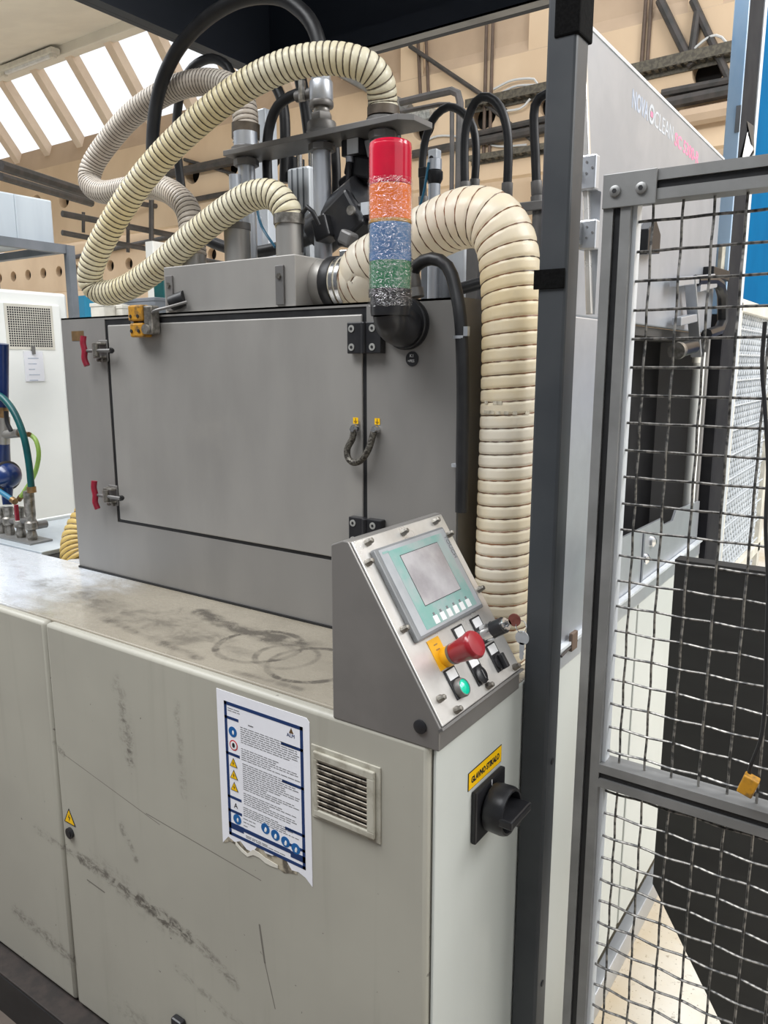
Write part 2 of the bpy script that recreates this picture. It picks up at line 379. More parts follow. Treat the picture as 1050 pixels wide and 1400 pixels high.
def spline(pts, step):
    pts = [Vector(p) for p in pts]; P = [pts[0] * 2 - pts[1]] + pts + [pts[-1] * 2 - pts[-2]]; dense = []
    for i in range(1, len(P) - 2):
        p0, p1, p2, p3 = P[i - 1:i + 3]
        for q in range(24):
            t = q / 24; dense.append(.5 * ((2 * p1) + (p2 - p0) * t + (2 * p0 - 5 * p1 + 4 * p2 - p3) * t * t + (3 * p1 - p0 - 3 * p2 + p3) * t ** 3))
    dense.append(pts[-1]); out = [dense[0]]; acc = 0; nxt = step
    for a, b in zip(dense, dense[1:]):
        L = (b - a).length
        while acc + L >= nxt:
            out.append(a.lerp(b, (nxt - acc) / L)); nxt += step
        acc += L
    out.append(pts[-1]); return out
def tag(o, label, cat=None, group=None, kind=None):
    if label: o['label'] = label
    if cat: o['category'] = cat
    if group: o['group'] = group
    if kind: o['kind'] = kind
    return o
def thing(name, label, cat, loc=(0, 0, 0), group=None):
    o = bpy.data.objects.new(name, None); COL.objects.link(o); o.location = loc; o.empty_display_size = .05
    return tag(o, label, cat, group)
def struct(name, b, mt, label=None, parent=None, bevel=0, smooth=False):
    o = b.build(name, mt, parent, smooth, bevel)
    if not parent: tag(o, label, None, None, 'structure')
    return o
def text(name, s, size, mt, M, parent, ext=.0002, width=None, bold=0.0):
    cu = bpy.data.curves.new(name, 'FONT'); cu.body = s; cu.size = size; cu.extrude = ext; cu.align_x = 'LEFT'; cu.resolution_u = 3; cu.offset = bold
    t = bpy.data.objects.new(name, cu); COL.objects.link(t); bpy.context.view_layer.update()
    me = bpy.data.meshes.new_from_object(t.evaluated_get(bpy.context.evaluated_depsgraph_get()))
    bpy.data.objects.remove(t); bpy.data.curves.remove(cu)
    if width:
        xs = [v.co.x for v in me.vertices]; k = width / max(max(xs) - min(xs), 1e-6); x0 = min(xs)
        for v in me.vertices: v.co.x = (v.co.x - x0) * k
    off = base_of(parent) if parent else Vector((0, 0, 0))
    for v in me.vertices: v.co = (M @ v.co) - off
    me.materials.clear(); me.materials.append(MATS[mt])
    o = bpy.data.objects.new(name, me); COL.objects.link(o); o.parent = parent; return o
def frame_mat(o, u, v):
    u = Vector(u).normalized(); v = Vector(v).normalized(); w = u.cross(v)
    return Matrix(((u.x, v.x, w.x, o[0]), (u.y, v.y, w.y, o[1]), (u.z, v.z, w.z, o[2]), (0, 0, 0, 1)))
def copies(src, parent, locs):
    """more pieces with the same mesh; src sits at locs[0]"""
    base = src.location.copy()
    for i, l in enumerate(locs[1:]):
        c = src.copy(); COL.objects.link(c); c.parent = parent; c.location = base + (Vector(l) - Vector(locs[0]))
def hose(root, pts, r, pitch, groove, body, wire, wr, n=20, k=8, pw=3):
    P = spline(pts, pitch / k); fr = frames(P); vs = []; fs = []; m = len(P)
    def rad(j, an): return r * (1 - groove * (0.5 + 0.5 * math.cos(2 * PI * j / k - an)) ** pw)
    for j in range(m):
        t, a, b = fr[j]
        for i in range(n):
            an = 2 * PI * i / n; q = rad(j, an); vs.append(P[j] + a * q * math.cos(an) + b * q * math.sin(an))
    for j in range(m - 1):
        for i in range(n): fs.append((j * n + i, j * n + (i + 1) % n, (j + 1) * n + (i + 1) % n, (j + 1) * n + i))
    B().add(vs, fs).build('hose_wall', body, root)
    seg = 14; W = []
    tot = int((m - 1) / k * seg)
    for q in range(tot):
        s = q / seg * k; j = min(int(s), m - 2); f = s - j; an = 2 * PI * q / seg
        p = P[j].lerp(P[j + 1], f); a = fr[j][1].lerp(fr[j + 1][1], f); b = fr[j][2].lerp(fr[j + 1][2], f)
        W.append(p + (a * math.cos(an) + b * math.sin(an)) * (r * (1 - groove * .92) + wr * .55))
    B().tube(W, wr, 4).build('spiral_wire', wire, root)

# ================================================================== THE HALL
struct('floor', B().box(-26, 8, -5.3, 15, -.2, 0), 'floor_terrazzo', 'pale speckled terrazzo hall floor')
struct('trim_7', B().box(-8, 2.5, -4.9, -.02, .0, .003), 'floor_brown', 'worn brown floor strip in front of the machine')
struct('wall_right', B().box(8, 8.3, -5.3, 14.9, 0, 3.2), 'cabinet_white', 'white hall wall far to the right')
struct('wall_back', B().box(-26, 8, 14.6, 14.9, 0, 8), 'concrete_tan', 'tan concrete wall at the far end of the hall')
struct('wall_front', B().box(-24, 8, -5.3, -5, 0, 6.5), 'rack_grey', 'grey hall wall behind the viewer')
def beam(name, label, y, z0, z1, x0, x1, holes, hz, r, th=.25):
    """concrete girder with round openings, real holes"""
    b = B(); n = 24
    cuts = sorted(holes); xs = [x0] + [(a + c) / 2 for a, c in zip(cuts, cuts[1:])] + [x1]
    for hx, a, c in zip(cuts, xs, xs[1:]):
        ring = []; sq = []
        for i in range(n):
            an = 2 * PI * i / n; ca, sa = math.cos(an), math.sin(an); ring.append((hx + r * ca, hz + r * sa))
            sx = ((c - hx) if ca > 0 else (a - hx)) / ca if abs(ca) > 1e-6 else 1e9
            sz = ((z1 - hz) if sa > 0 else (z0 - hz)) / sa if abs(sa) > 1e-6 else 1e9
            t = min(abs(sx), abs(sz)); sq.append((hx + t * ca, hz + t * sa))
        for y_ in (y, y + th): b.add([(p[0], y_, p[1]) for p in ring + sq], [(i, (i + 1) % n, n + (i + 1) % n, n + i) for i in range(n)])
        b.add([(p[0], yy, p[1]) for yy in (y, y + th) for p in ring], [(i, n + i, n + (i + 1) % n, (i + 1) % n) for i in range(n)])
        for (u, v_) in ((a, z0), (c, z0), (c, z1), (a, z1)): pass
        cor = [(a, z0), (c, z0), (c, z1), (a, z1)]
        for cx_, cz_ in cor:   # corner triangles
            near = sorted(range(n), key=lambda i: (sq[i][0] - cx_) ** 2 + (sq[i][1] - cz_) ** 2)
            e1 = [i for i in near if abs(sq[i][0] - cx_) < 1e-6][:1]; e2 = [i for i in near if abs(sq[i][1] - cz_) < 1e-6][:1]
            if e1 and e2:
                for y_ in (y, y + th): b.add([(cx_, y_, cz_), (sq[e1[0]][0], y_, sq[e1[0]][1]), (sq[e2[0]][0], y_, sq[e2[0]][1])], [(0, 1, 2)])
    b.add([(x0, y, z0), (x1, y, z0), (x1, y + th, z0), (x0, y + th, z0)], [(0, 1, 2, 3)])
    b.add([(x0, y, z1), (x1, y, z1), (x1, y + th, z1), (x0, y + th, z1)], [(0, 1, 2, 3)])
    o = b.build(name, 'concrete_tan', None, False); tag(o, label, None, None, 'structure')
    struct('hole_dark_sheet', B().box(x0, x1, y + th + .01, y + th + .03, hz - r * 1.3, hz + r * 1.3), 'void', None, o)  # added black sheet stands in for the darkness behind the openings
    return o
H1 = [-1.14 - .655 * i for i in range(-6, 26)]
beam('trim_1', 'tan concrete girder with round openings below the roof light', 6.0, 3.28, 4.30, -19.5, 5, H1, 3.85, .125, .12)
H2 = [-1.14 - .655 * i for i in range(-8, 34)]
beam('trim_2', 'tan concrete girder with round openings in the next bay', 10.6, 3.28, 4.30, -24, 6, H2, 3.75, .125, .12)
# sill block between girder and roof light, and sill face with shade put into its colour, short pilasters
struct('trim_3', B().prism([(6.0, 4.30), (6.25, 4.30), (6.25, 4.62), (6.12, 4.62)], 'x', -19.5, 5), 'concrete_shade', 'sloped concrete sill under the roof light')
ti = struct('trim_6', B().prism([(6.04, 4.30), (6.25, 4.30), (6.25, 5.6), (6.04, 5.6)], 'x', -4.55, 5), 'concrete_shade', 'shade-toned sloping concrete infill above the girder at right')
for x_ in (-3.9, -2.55, -1.2, .15): B().prism([(6.002, 4.30), (6.04, 4.30), (6.04, 5.6), (6.002, 5.6)], 'x', x_ - .13, x_ + .13).build('pilaster', 'concrete_tan', ti, False)
GY0, GZ0, GY1, GZ1 = 6.06, 4.62, 5.46, 5.40
sl = thing('window_1', 'sloping roof light of bright panes between tan rafters', None, (-10, 6, 4.6)); sl['kind'] = 'structure'
xs = [-4.75 - .76 * i for i in range(0, 19)]
raf = None
d = Vector((0, GY1 - GY0, GZ1 - GZ0)).normalized(); nrm = Vector((0, -d.z, d.y))
for i, x in enumerate(xs):
    a = Vector((x, GY0, GZ0)) - d * .32 + nrm * .02; c = Vector((x, GY1, GZ1)) + nrm * .02
    B().obox(a, c, .12, .12, nrm).build('rafter', 'rafter', sl, False)
    if i:
        o0 = Vector((0, -nrm.y, -nrm.z)) * .06
        q = [Vector((x, GY0, GZ0)) + o0, Vector((xs[i - 1], GY0, GZ0)) + o0, Vector((xs[i - 1], GY1, GZ1)) + o0, Vector((x, GY1, GZ1)) + o0]
        q2 = [p + Vector((0, -nrm.y, -nrm.z)) * .01 for p in q]
        B().add(q + q2, [(0, 1, 2, 3), (7, 6, 5, 4), (0, 4, 5, 1), (1, 5, 6, 2), (2, 6, 7, 3), (3, 7, 4, 0)]).build('pane', 'glass', sl, False)
struct('ceiling', B().prism([(5.5, 5.42), (5.5, 5.62), (2.6, 4.95), (2.6, 4.75)], 'x', -19.5, -3.2), 'slab_cream', 'cream roof slab sloping down from the roof light')
struct('trim_4', B().box(-19.5, -3.2, 5.38, 5.52, 5.28, 5.44), 'slab_cream', 'cream edge beam along the top of the roof light', bevel=.01)
lf = thing('batten_light', 'white batten light fitting under the cream roof slab edge', 'lamp', pt(40, 80, 'y', 5.3))
a = pt(2, 97, 'y', 5.30); c = pt(76, 66, 'y', 5.30); c.z = a.z
B().obox(a, c, .12, .06).build('housing', 'offwhite', lf, False, .006)
B().obox(a + Vector((.1, 0, -.045)), c + Vector((-.1, 0, -.045)), .035, .03).build('tube', 'white_label', lf)
for q in (a + Vector((.06, 0, -.045)), c + Vector((-.06, 0, -.045))): B().box(q.x - .03, q.x + .03, q.y - .03, q.y + .03, q.z - .03, q.z + .02).build('end_cap', 'offwhite', lf, False)

# ---- pipes, trays and cables under the roof
def pipe(name, pts, r, mt, label, cat='pipe', group=None, n=8, foot=False):
    P = [pt(*p) for p in pts]
    if foot: P.append(Vector((P[-1].x, P[-1].y, 0)))
    c = min(P, key=lambda v: v.z)
    o = B().tube(P, r, n).build(name, mt, None, True, 0, c); return tag(o, label, cat, group)
def straight(name, p0, p1, r, mt, label, cat='pipe', group=None): return pipe(name, [p0, p1], r, mt, label, cat, group)
gA = 'thin drop pipes hanging on the tan girder'
for i, (a, b_, l) in enumerate([((570, 25), (575, 135), 'brown drop pipe on the girder, leftmost of those right of the yellow hose'), ((581, 22), (586, 135), 'brown drop pipe on the girder, second from the left beside its twin'),
                                ((666, -5), (661, 215), 'brown drop pipe left of the close pair above the black hose loop'), ((675, -8), (669, 215), 'brown drop pipe right of the close pair above the black hose loop'),
                                ((886, -40), (876, 100), 'brown drop pipe left of the pair above the grey lettered panel'), ((893, -40), (884, 100), 'brown drop pipe right of the pair above the grey lettered panel')]):
    straight('drop_pipe', (*a, 'y', 5.985), (*b_, 'y', 5.985), .016, 'brown_pipe', l, 'pipe', gA)
def tray(p0, p1, h, dpt, label):
    a = pt(*p0); c = pt(*p1); t = thing('cable_tray', label, 'cable tray', (a + c) / 2, 'cable trays')
    up = Vector((0, 0, 1)); bk = Vector((0, 1, 0))
    B().obox(a, c, .012, h).build('side_rail', 'tray_metal', t, False)
    B().obox(a + bk * dpt - up * h / 2, c + bk * dpt - up * h / 2, .012, h).build('side_rail', 'tray_metal', t, False)
    N = 14
    for i in range(N):
        q = a.lerp(c, (i + .5) / N) - up * h / 2; B().obox(q, q + bk * dpt, .03, .012).build('rung', 'tray_metal', t, False)
    return t
tray((636, 142, 'y', 5.91), (800, 106, 'y', 5.91), .07, .08, 'perforated cable tray with loose cables behind the black hose loops')
tray((862, 95, 'y', 5.91), (1010, 61, 'y', 5.91), .08, .08, 'rusty cable tray above the grey lettered panel')
tray((640, 217, 'y', 5.92), (800, 190, 'y', 5.92), .05, .07, 'long pale cable tray low behind the black hose loops')
gP = 'dark hall pipes'
for a, b_, y0, y1, r, l in [((560, 63), (692, 152), 5.97, 5.97, .02, 'thin dark strut slanting down toward the cable tray behind the loops'),
                            ((650, 184), (800, 151), 5.96, 5.96, .03, 'dark horizontal pipe, upper of two crossing behind the black loops'),
                            ((560, 212), (800, 165), 5.95, 5.95, .04, 'dark horizontal pipe, lower of two crossing behind the black loops'),
                            ((660, 140), (770, 225), 5.98, 5.98, .016, 'thin slanting rod crossing behind the right black hose loop'),
                            ((905, 128), (1010, 108), 5.965, 5.965, .033, 'dark pipe directly above the faded lettering'),
                            ((912, 142), (1010, 122), 5.95, 5.95, .048, 'thicker dark pipe just right of the faded lettering'),
                            ((930, 163), (1010, 148), 5.93, 5.93, .068, 'mottled tan pipe low above the pink lettering'),
                            ((902, 0), (946, 90), 5.96, 5.96, .036, 'slanting dark strut left of the tray over the lettered panel'),
                            ((947, 0), (1000, 115), 5.97, 5.97, .03, 'slanting dark strut right of the tray over the lettered panel'),
                            ((954, 16), (946, 72), 5.965, 5.965, .032, 'short upright strut between the two slanting struts'),
                            ((0, 226), (130, 268), 3.2, 4.4, .05, 'dark beam crossing above the galvanised unit'),
                            ((0, 241), (125, 278), 3.0, 4.2, .035, 'dark pipe under the dark beam above the galvanised unit'),
                            ((85, 292), (330, 340), 4.5, 7.0, .035, 'dark pipe running behind the hose loop, uppermost of three'),
                            ((85, 318), (330, 365), 4.5, 7.0, .03, 'dark pipe running behind the hose loop, middle of three'),
                            ((150, 272), (330, 300), 5.5, 7.0, .03, 'dark pipe running behind the grey hose bend'),
                            ((100, 352), (260, 318), 10.55, 10.55, .05, 'grey rail along the far girder behind the hose loop'),
                            ((222, 240), (340, 215), 5.94, 5.94, .055, 'grey angle iron on the girder left of the tower'),
                            ((252, 218), (320, 238), 5.98, 5.98, .02, 'thin dark rod slanting across the angle iron'),
                            ((255, 275), (360, 255), 5.96, 5.96, .032, 'dark pipe low left of the tower'),
                            ((175, 285), (175, 345), 5.5, 5.5, .022, 'short dark upright between the pipes inside the hose loop'),
                            ((207, 265), (207, 330), 5.5, 5.5, .03, 'dark upright right inside the hose loop'),
                            ((114, 290), (114, 318), 5, 5, .02, 'short dark upright left of the hose loop')]:
    straight('hall_pipe', (*a, 'y', y0), (*b_, 'y', y1), r, 'concrete_shade' if l.startswith('mottled') else 'dark_pipe', l, 'pipe', gP)
pipe('pipe_bend', [(548, 140, 'y', 3.2), (590, 130, 'y', 3.2), (617, 124, 'y', 3.2), (626, 128, 'y', 3.2), (629, 140, 'y', 3.2), (628, 200, 'y', 3.2), (626, 330, 'y', 3.2)], .022, 'dark_pipe', 'dark bent pipe turning down left of the middle black loop', foot=True)
pipe('pipe_bend', [(548, 153, 'y', 3.3), (600, 143, 'y', 3.3), (614, 143, 'y', 3.3), (618, 150, 'y', 3.3), (618, 200, 'y', 3.3), (617, 330, 'y', 3.3)], .014, 'dark_pipe', 'thinner dark bent pipe nested inside the larger one', foot=True)
pipe('foil_duct', [(540, 168, 'y', 5.92), (570, 160, 'y', 5.92), (592, 155, 'y', 5.92)], .07, 'foil', 'foil wrapped pipe right of the plate on the tower')
for a, b_, l in [((455, 92), (560, 150), 'perforated grey rail slanting behind the valve stack')]:
    straight('slotted_rail', (*a, 'y', 5.94), (*b_, 'y', 5.94), .055, 'alu', l, 'rail')
for i, (pts, l) in enumerate([([(675, 122), (700, 110), (730, 108), (735, 118)], 'loose white cable lying on the tray, upper'), ([(680, 130), (705, 118), (738, 116)], 'loose white cable lying on the tray, lower'),
                              ([(690, 152), (712, 148), (725, 135)], 'loose white cable hanging under the tray'), ([(600, 205), (640, 190), (680, 200), (720, 198)], 'pale cable sagging behind the black loops'),
                              ([(945, 70), (970, 50), (985, 50), (993, 58)], 'pale cable looping over the tray above the lettered panel'), ([(575, 197), (600, 186), (640, 188)], 'pale cable beside the clevis rod')]):
    P = spline([pt(*p, 'y', 5.985 if i in (3, 5) else 5.95) for p in pts], .05)
    tag(B().tube(P, .010, 6).build('loose_cable', 'cable_white', None, True, 0, P[0]), l, 'cable', 'loose cables on the trays')
struct('trim_5', B().box(-2.6, 4, 9.8, 10.1, 3.0, 3.2), 'concrete_shade', 'shade-toned concrete ledge low behind the black hose loops')
# far blue column and white clutter behind the hose loop
c = pt(108, 430, 'y', 5)
tag(B().box(c.x - .13, c.x + .13, 5, 5.26, 0, c.z + .22).build('blue_column', 'column_blue', None, False, .01, (c.x, 5.1, 0)), 'bright blue column behind the left top corner of the steel enclosure', 'column')
c = pt(217, 400, 'y', 4)
tag(B().box(c.x - .07, c.x + .07, 4, 4.2, 0, c.z + .3).build('blue_column', 'teal_hose', None, False, .01, (c.x, 4.1, 0)), 'teal column just left of the manifold box', 'column')
c = pt(207, 400, 'y', 4.5)
tag(B().box(c.x - .06, c.x + .06, 4.5, 4.7, 0, c.z + .5).build('white_column', 'cabinet_white', None, False, .01, (c.x, 4.6, 0)), 'white strip column beside the teal column', 'column')
# ================================================================== WHITE CABINET AND GALVANISED UNIT (left)
XC = -2.5
yr = pt(91, 402, 'x', XC).y; zt = pt(45, 398, 'x', XC).z
wc = thing('white_cabinet', 'white steel cabinet with perforated square and pinned note at left', 'cabinet', (XC, yr - .4, 0))
B().box(XC - .6, XC, yr - 1.0, yr, 0.0, zt).build('body', 'cabinet_white', wc, False, .012)
B().box(XC, XC + .012, yr - .96, yr - .045, .1, zt - .05).build('door', 'cabinet_white', wc, False, .004)
g0 = pt(8, 418, 'x', XC + .012); g1 = pt(72, 475, 'x', XC + .012)
gp = B().box(XC + .0125, XC + .0145, g0.y - .01, g1.y + .01, g1.z - .01, g0.z + .01).build('perforated_panel', 'offwhite', wc, False)
hb = B(); nx, nz_ = 19, 17
for i in range(nx):
    for j in range(nz_):
        y_ = g0.y + (g1.y - g0.y) * (i + .5) / nx; z_ = g1.z + (g0.z - g1.z) * (j + .5) / nz_
        s_ = (g1.y - g0.y) / nx * .32; hb.box(XC + .0146, XC + .0152, y_ - s_, y_ + s_, z_ - s_, z_ + s_)
tag(hb.build('perforation', 'ink', gp, False), None, None, None, 'stuff')
a = pt(33, 480, 'x', XC + .02); c = pt(62, 521, 'x', XC + .02)
nt = thing('note_sheet', 'white paper note in a plastic sleeve clipped to the white cabinet', 'note', (XC + .02, a.y, c.z))
B().box(XC + .013, XC + .017, a.y, c.y, c.z, a.z).build('sheet', 'paper', nt, False)
for j in range(5): B().box(XC + .0171, XC + .0175, a.y + .015, c.y - .02 - .01 * (j % 3), a.z - .03 - .022 * j, a.z - .027 - .022 * j).build('written_line', 'faded_blue', nt, False)
B().box(XC + .013, XC + .024, (a.y + c.y) / 2 - .006, (a.y + c.y) / 2 + .006, a.z - .012, a.z + .02).build('clip', 'steel_dull', nt, False)
zb0 = pt(88, 346, 'x', XC).z; zb1 = pt(80, 275, 'x', XC).z
gu = thing('galvanised_unit', 'galvanised sheet metal box on grey posts above the white cabinet', 'box', (XC, yr - .4, zt))
B().box(XC - .6, XC - .01, yr - 1.0, yr - .03, zb0 + .03, zb1).build('sheet_box', 'galvanised', gu, False, .006)
B().obox((XC, yr - 1.0, zb0 + .015), (XC, yr + .01, zb0 + .015), .03, .035).build('frame_rail', 'rack_grey', gu, False)
B().obox((XC - .6, yr, zb0 + .015), (XC, yr, zb0 + .015), .03, .03).build('frame_rail', 'rack_grey', gu, False)
for q in ((XC + .012, yr + .02), (XC - .58, yr + .02)): B().box(q[0] - .016, q[0] + .016, q[1] - .016, q[1] + .016, 0, zb0 + .03).build('post', 'rack_grey', gu, False)
for j in range(1, 5):
    y_ = yr - .03 - j * .16; B().box(XC - .0095, XC - .006, y_ - .004, y_ + .004, zb0 + .03, zb1 - .002).build('sheet_seam', 'galvanised', gu, False)

# ================================================================== MACHINE BASE
ZT = 1.052
mb = thing('machine_base', 'long beige and white machine base cabinet with scuffed front doors', 'machine base', (0, 0, 0))
B().box(-1.96, -.004, .03, 1.7, .12, ZT - .014).build('body', 'base_white', mb, False)
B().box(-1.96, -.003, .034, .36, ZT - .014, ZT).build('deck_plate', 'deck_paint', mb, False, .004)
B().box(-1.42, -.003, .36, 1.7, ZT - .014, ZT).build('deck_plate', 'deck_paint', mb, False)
B().box(-1.96, -1.56, .366, 1.0, ZT - .012, ZT + .002).build('deck_plate', 'galvanised', mb, False, .002)
B().box(-1.98, -1.962, .03, 1.7, ZT - .01, ZT + .012).build('deck_lip', 'cabinet_white', mb, False, .003)
B().box(-1.56, -1.42, .37, .9, ZT - .02, ZT - .012).build('deck_opening', 'void', mb, False)
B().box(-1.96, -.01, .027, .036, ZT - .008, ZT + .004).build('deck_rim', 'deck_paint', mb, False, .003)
for x0, x1, l in ((-.960, -.0075, 'right front door with scuffs, sign and vent'), (-1.95, -.966, 'left front door cut by the picture edge')):
    dpn = tag(B().box(x0, x1, 0, .024, .125, ZT + .006).build('front_door', 'base_paint', mb, True, .008), l)
B().box(-1.96, -.008, .024, .03, .12, ZT - .01).build('door_gap', 'void', mb, False)
B().box(-.006, 0, .010, .968, .12, ZT - .002).build('side_panel', 'base_white', mb, False, .003)
B().box(-.008, 0, .985, 1.7, .12, 1.02).build('side_panel', 'base_white', mb, False, .003)
B().box(-.02, -.005, .966, .987, .12, 1.02).build('panel_joint', 'steel', mb, False)
B().box(-1.96, -.002, -.05, 0.03, 0, .118).build('plinth', 'plinth_brown', mb, False, .002)
B().box(-1.96, -.002, -.052, -.050, .0, .112).build('plinth_edge', 'black', mb, False)
B().box(-.012, .018, .06, 1.7, .0, .075).build('side_plinth', 'steel_light', mb, False, .002)
lk = B().cyl((-.928, .001, .578), (-.928, -.006, .578), .0125, 20).build('door_lock', 'black_plastic', mb)
B().cyl((-.928, -.006, .578), (-.928, -.0075, .578), .008, 16).build('lock_core', 'black', lk)
p = pt(242, 1394, 'y', -.01)
B().box(p.x - .014, p.x + .016, -.016, 0, p.z - .05, p.z + .002).build('door_latch', 'black_plastic', mb, False, .004)
# little high voltage triangle
def tri_sign(name, label, o, u, v, s, parent=None, bolt=True):
    M = frame_mat(o, u, v)
    t = parent or thing(name, label, 'sign', o)
    tb = B(M); tb.prism([(-s * .5, -s * .45), (s * .5, -s * .45), (0, s * .45)], 'z', 0, .0006)
    t1 = tb.build('black_border', 'ink', t, False)
    B(M).prism([(-s * .40, -s * .395), (s * .40, -s * .395), (0, s * .34)], 'z', .0006, .0010).build('yellow_field', 'sign_yellow', t1, False)
    if bolt:
        B(M).prism([(.02 * s, .16 * s), (-.10 * s, -.10 * s), (.0, -.07 * s), (-.03 * s, -.30 * s), (.10 * s, -.02 * s), (0, -.05 * s)], 'z', .0010, .0013).build('bolt_symbol', 'ink', t1, False)
    return t1
tri_sign('voltage_sign', 'small yellow high voltage triangle above the door lock', (-.928, -.0002, .618), (1, 0, 0), (0, 0, 1), .042)

# ---- instruction sheet (A4) on the front door
sx0, sx1, sz0, sz1 = -.442, -.230, .742, 1.040
sh = thing('safety_sheet', 'blue bordered safety instruction sheet with torn lower edge on front door', 'sign', (sx0, 0, sz0))
random.seed(3)
low = [(sx1, sz0 - .004)]
for i in range(1, 14):
    f = i / 14; low.append((sx1 + (sx0 - sx1) * f, sz0 + .012 + random.uniform(-.008, .006) + (.014 if 3 < i < 9 else 0)))
low.append((sx0, sz0 - .002))
B().prism([(sx0, sz1), (sx1 - .006, sz1), (sx1, sz1 - .006)] + low, 'y', -.0008, 0).build('paper', 'paper', sh, False)
Ms = frame_mat((sx0, -.0008, sz0), (1, 0, 0), (0, 0, 1))   # u right, v up, w toward the viewer
Wd, Ht = sx1 - sx0, sz1 - sz0
def rc(u0, u1, v0, v1, z=.0, t=.0003): return B(Ms).box(u0, u1, v0, v1, z, z + t)
bx0, bx1, bz0, bz1 = .018, Wd - .014, .022, Ht - .018; bt = .0062
for r_ in ((bx0, bx1, bz1 - bt, bz1), (bx0, bx1, bz0, bz0 + bt), (bx0, bx0 + bt, bz0, bz1), (bx1 - bt, bx1, bz0, bz1)): rc(*r_).build('border_bar', 'sign_navy', sh, False)
for u0, u1, v in ((bx0, .052, .248), (bx0, .052, .180), (bx0, .052, .096), (bx0, .052, .069), (.150, bx1, .236), (.150, bx1, .168), (.154, bx1, .082), (.158, bx1, .054)):
    rc(u0, u1, v, v + .0052).build('divider_bar', 'sign_navy', sh, False)
rc(bx0, .055, .036, .048).build('divider_bar', 'sign_navy', sh, False); rc(.165, bx1, .034, .046).build('divider_bar', 'sign_navy', sh, False)
rc(.055, .165, .040, .0475).build('divider_bar', 'sign_navy', sh, False)
def picto(u, v, r, mt): return B(Ms).cyl((u, v, 0), (u, v, .0004), r, 24).build('pictogram', mt, sh)
for u, v in ((.037, .226), (.040, .059), (.108, .066), (.131, .062), (.154, .058), (.177, .054)):
    q = picto(u, v, .0098, 'sign_blue')
    B(Ms).sphere((u + .001, v - .001, .0004), .0030, 10, 6, (.8, 1.4, .1)).build('white_symbol', 'white_label', q)
    if u > .1: B(Ms).box(u - .002, u + .002, v - .006, v - .001, .0004, .0008).build('white_symbol', 'white_label', q)
q = picto(.038, .201, .0098, 'sign_red'); B(Ms).cyl((.038, .201, .0004), (.038, .201, .0006), .0076, 20).build('white_field', 'white_label', q)
B(Ms).sphere((.038, .201, .0006), .0045, 10, 6, (.8, 1.1, .1)).build('hand_symbol', 'ink', q)
for v in (.168, .145, .122): tri_sign('x', '', Ms @ Vector((.036, v, 0)), (1, 0, 0), (0, 0, 1), .019, sh)
text('letter_mark', 'A', .014, 'ink', Ms @ Matrix.Translation((.033, .080, .0002)), sh)
lg = B(Ms); lg.prism([(.168, .262), (.178, .262), (.173, .272)], 'z', 0, .0003); lt = lg.build('logo_triangle', 'brass', sh, False)
text('logo_letters', 'ALM', .009, 'sign_navy', Ms @ Matrix.Translation((.163, .255, .0002)), sh)
tb = B(Ms); random.seed(11)
def para(u0, u1, v0, v1, lh, dens=.8, h=.0013):
    v = v1
    while v > v0:
        u = u0; end = u1 - random.choice((0, 0, 0, .02, .04, .06))
        while u < end:
            wl = random.uniform(.004, .014)
            if u + wl > end: break
            tb.box(u, u + wl, v, v + h, 0, .0003); u += wl + .0016 / dens
        v -= lh
para(.027, .085, .258, .268, .0042); para(.075, .130, .246, .248, .004, 1, .002)
para(.056, .190, .208, .240, .0040); para(.056, .190, .176, .200, .0040); para(.058, .188, .120, .172, .0040)
para(.058, .188, .092, .116, .0040); para(.056, .185, .072, .088, .0038); para(.055, .090, .052, .066, .0034); para(.06, .16, .030, .034, .003)
tag(tb.build('printed_text', 'ink_grey', sh, False), 'rows of tiny grey print', None, None, 'stuff')
# torn backing left below the sheet
random.seed(21)
up_ = [(sx0 + .004 + i * .0145, sz0 + .022) for i in range(13)]
dn_ = [(sx0 + .004 + i * .0145, sz0 + random.uniform(-.004, .012) - (.006 if 2 < i < 9 else 0)) for i in range(13)]
B().prism(up_ + dn_[::-1], 'y', -.0006, -.0001).build('torn_backing', 'torn', sh, False)
dn2 = [(x, z + random.uniform(.002, .007)) for x, z in dn_]
B().prism([(x, z + .004) for x, z in dn2][2:10] + dn_[2:10][::-1], 'y', -.0012, -.0006).build('torn_backing', 'offwhite', sh, False)

# ---- vent
vn = thing('vent_grille', 'square beige vent grille with dirty louvres on front door', 'vent', (-.157, 0, .87))
fx0, fx1, fz0, fz1 = -.226, -.090, .871, 1.000
fr = B().prism([(fx0, fz0), (fx1, fz0), (fx1, fz1), (fx0, fz1)], 'y', -.003, 0).build('base_plate', 'cream_plastic', vn, False, .002)
for r_ in ((fx0 + .008, fx1 - .008, fz1 - .022, fz1 - .008), (fx0 + .008, fx1 - .008, fz0 + .008, fz0 + .020), (fx0 + .008, fx0 + .017, fz0 + .018, fz1 - .020), (fx1 - .022, fx1 - .008, fz0 + .018, fz1 - .020)):
    B().box(r_[0], r_[1], -.009, -.003, r_[2], r_[3]).build('rim', 'cream_plastic', vn, False, .002)
B().box(fx0 + .016, fx1 - .02, -.0045, -.003, fz0 + .018, fz1 - .02).build('dark_back', 'void', vn, False)
zz = fz0 + .022
lv = []
for i in range(10):
    z_ = fz0 + .024 + i * .0092
    M = Matrix.Translation((0, -.0065, z_)) @ Matrix.Rotation(math.radians(-62), 4, 'X')
    B(M).box(fx0 + .016, fx1 - .021, -.0042, .0042, -.0008, .0008).build('louvre', 'louver', vn, False)

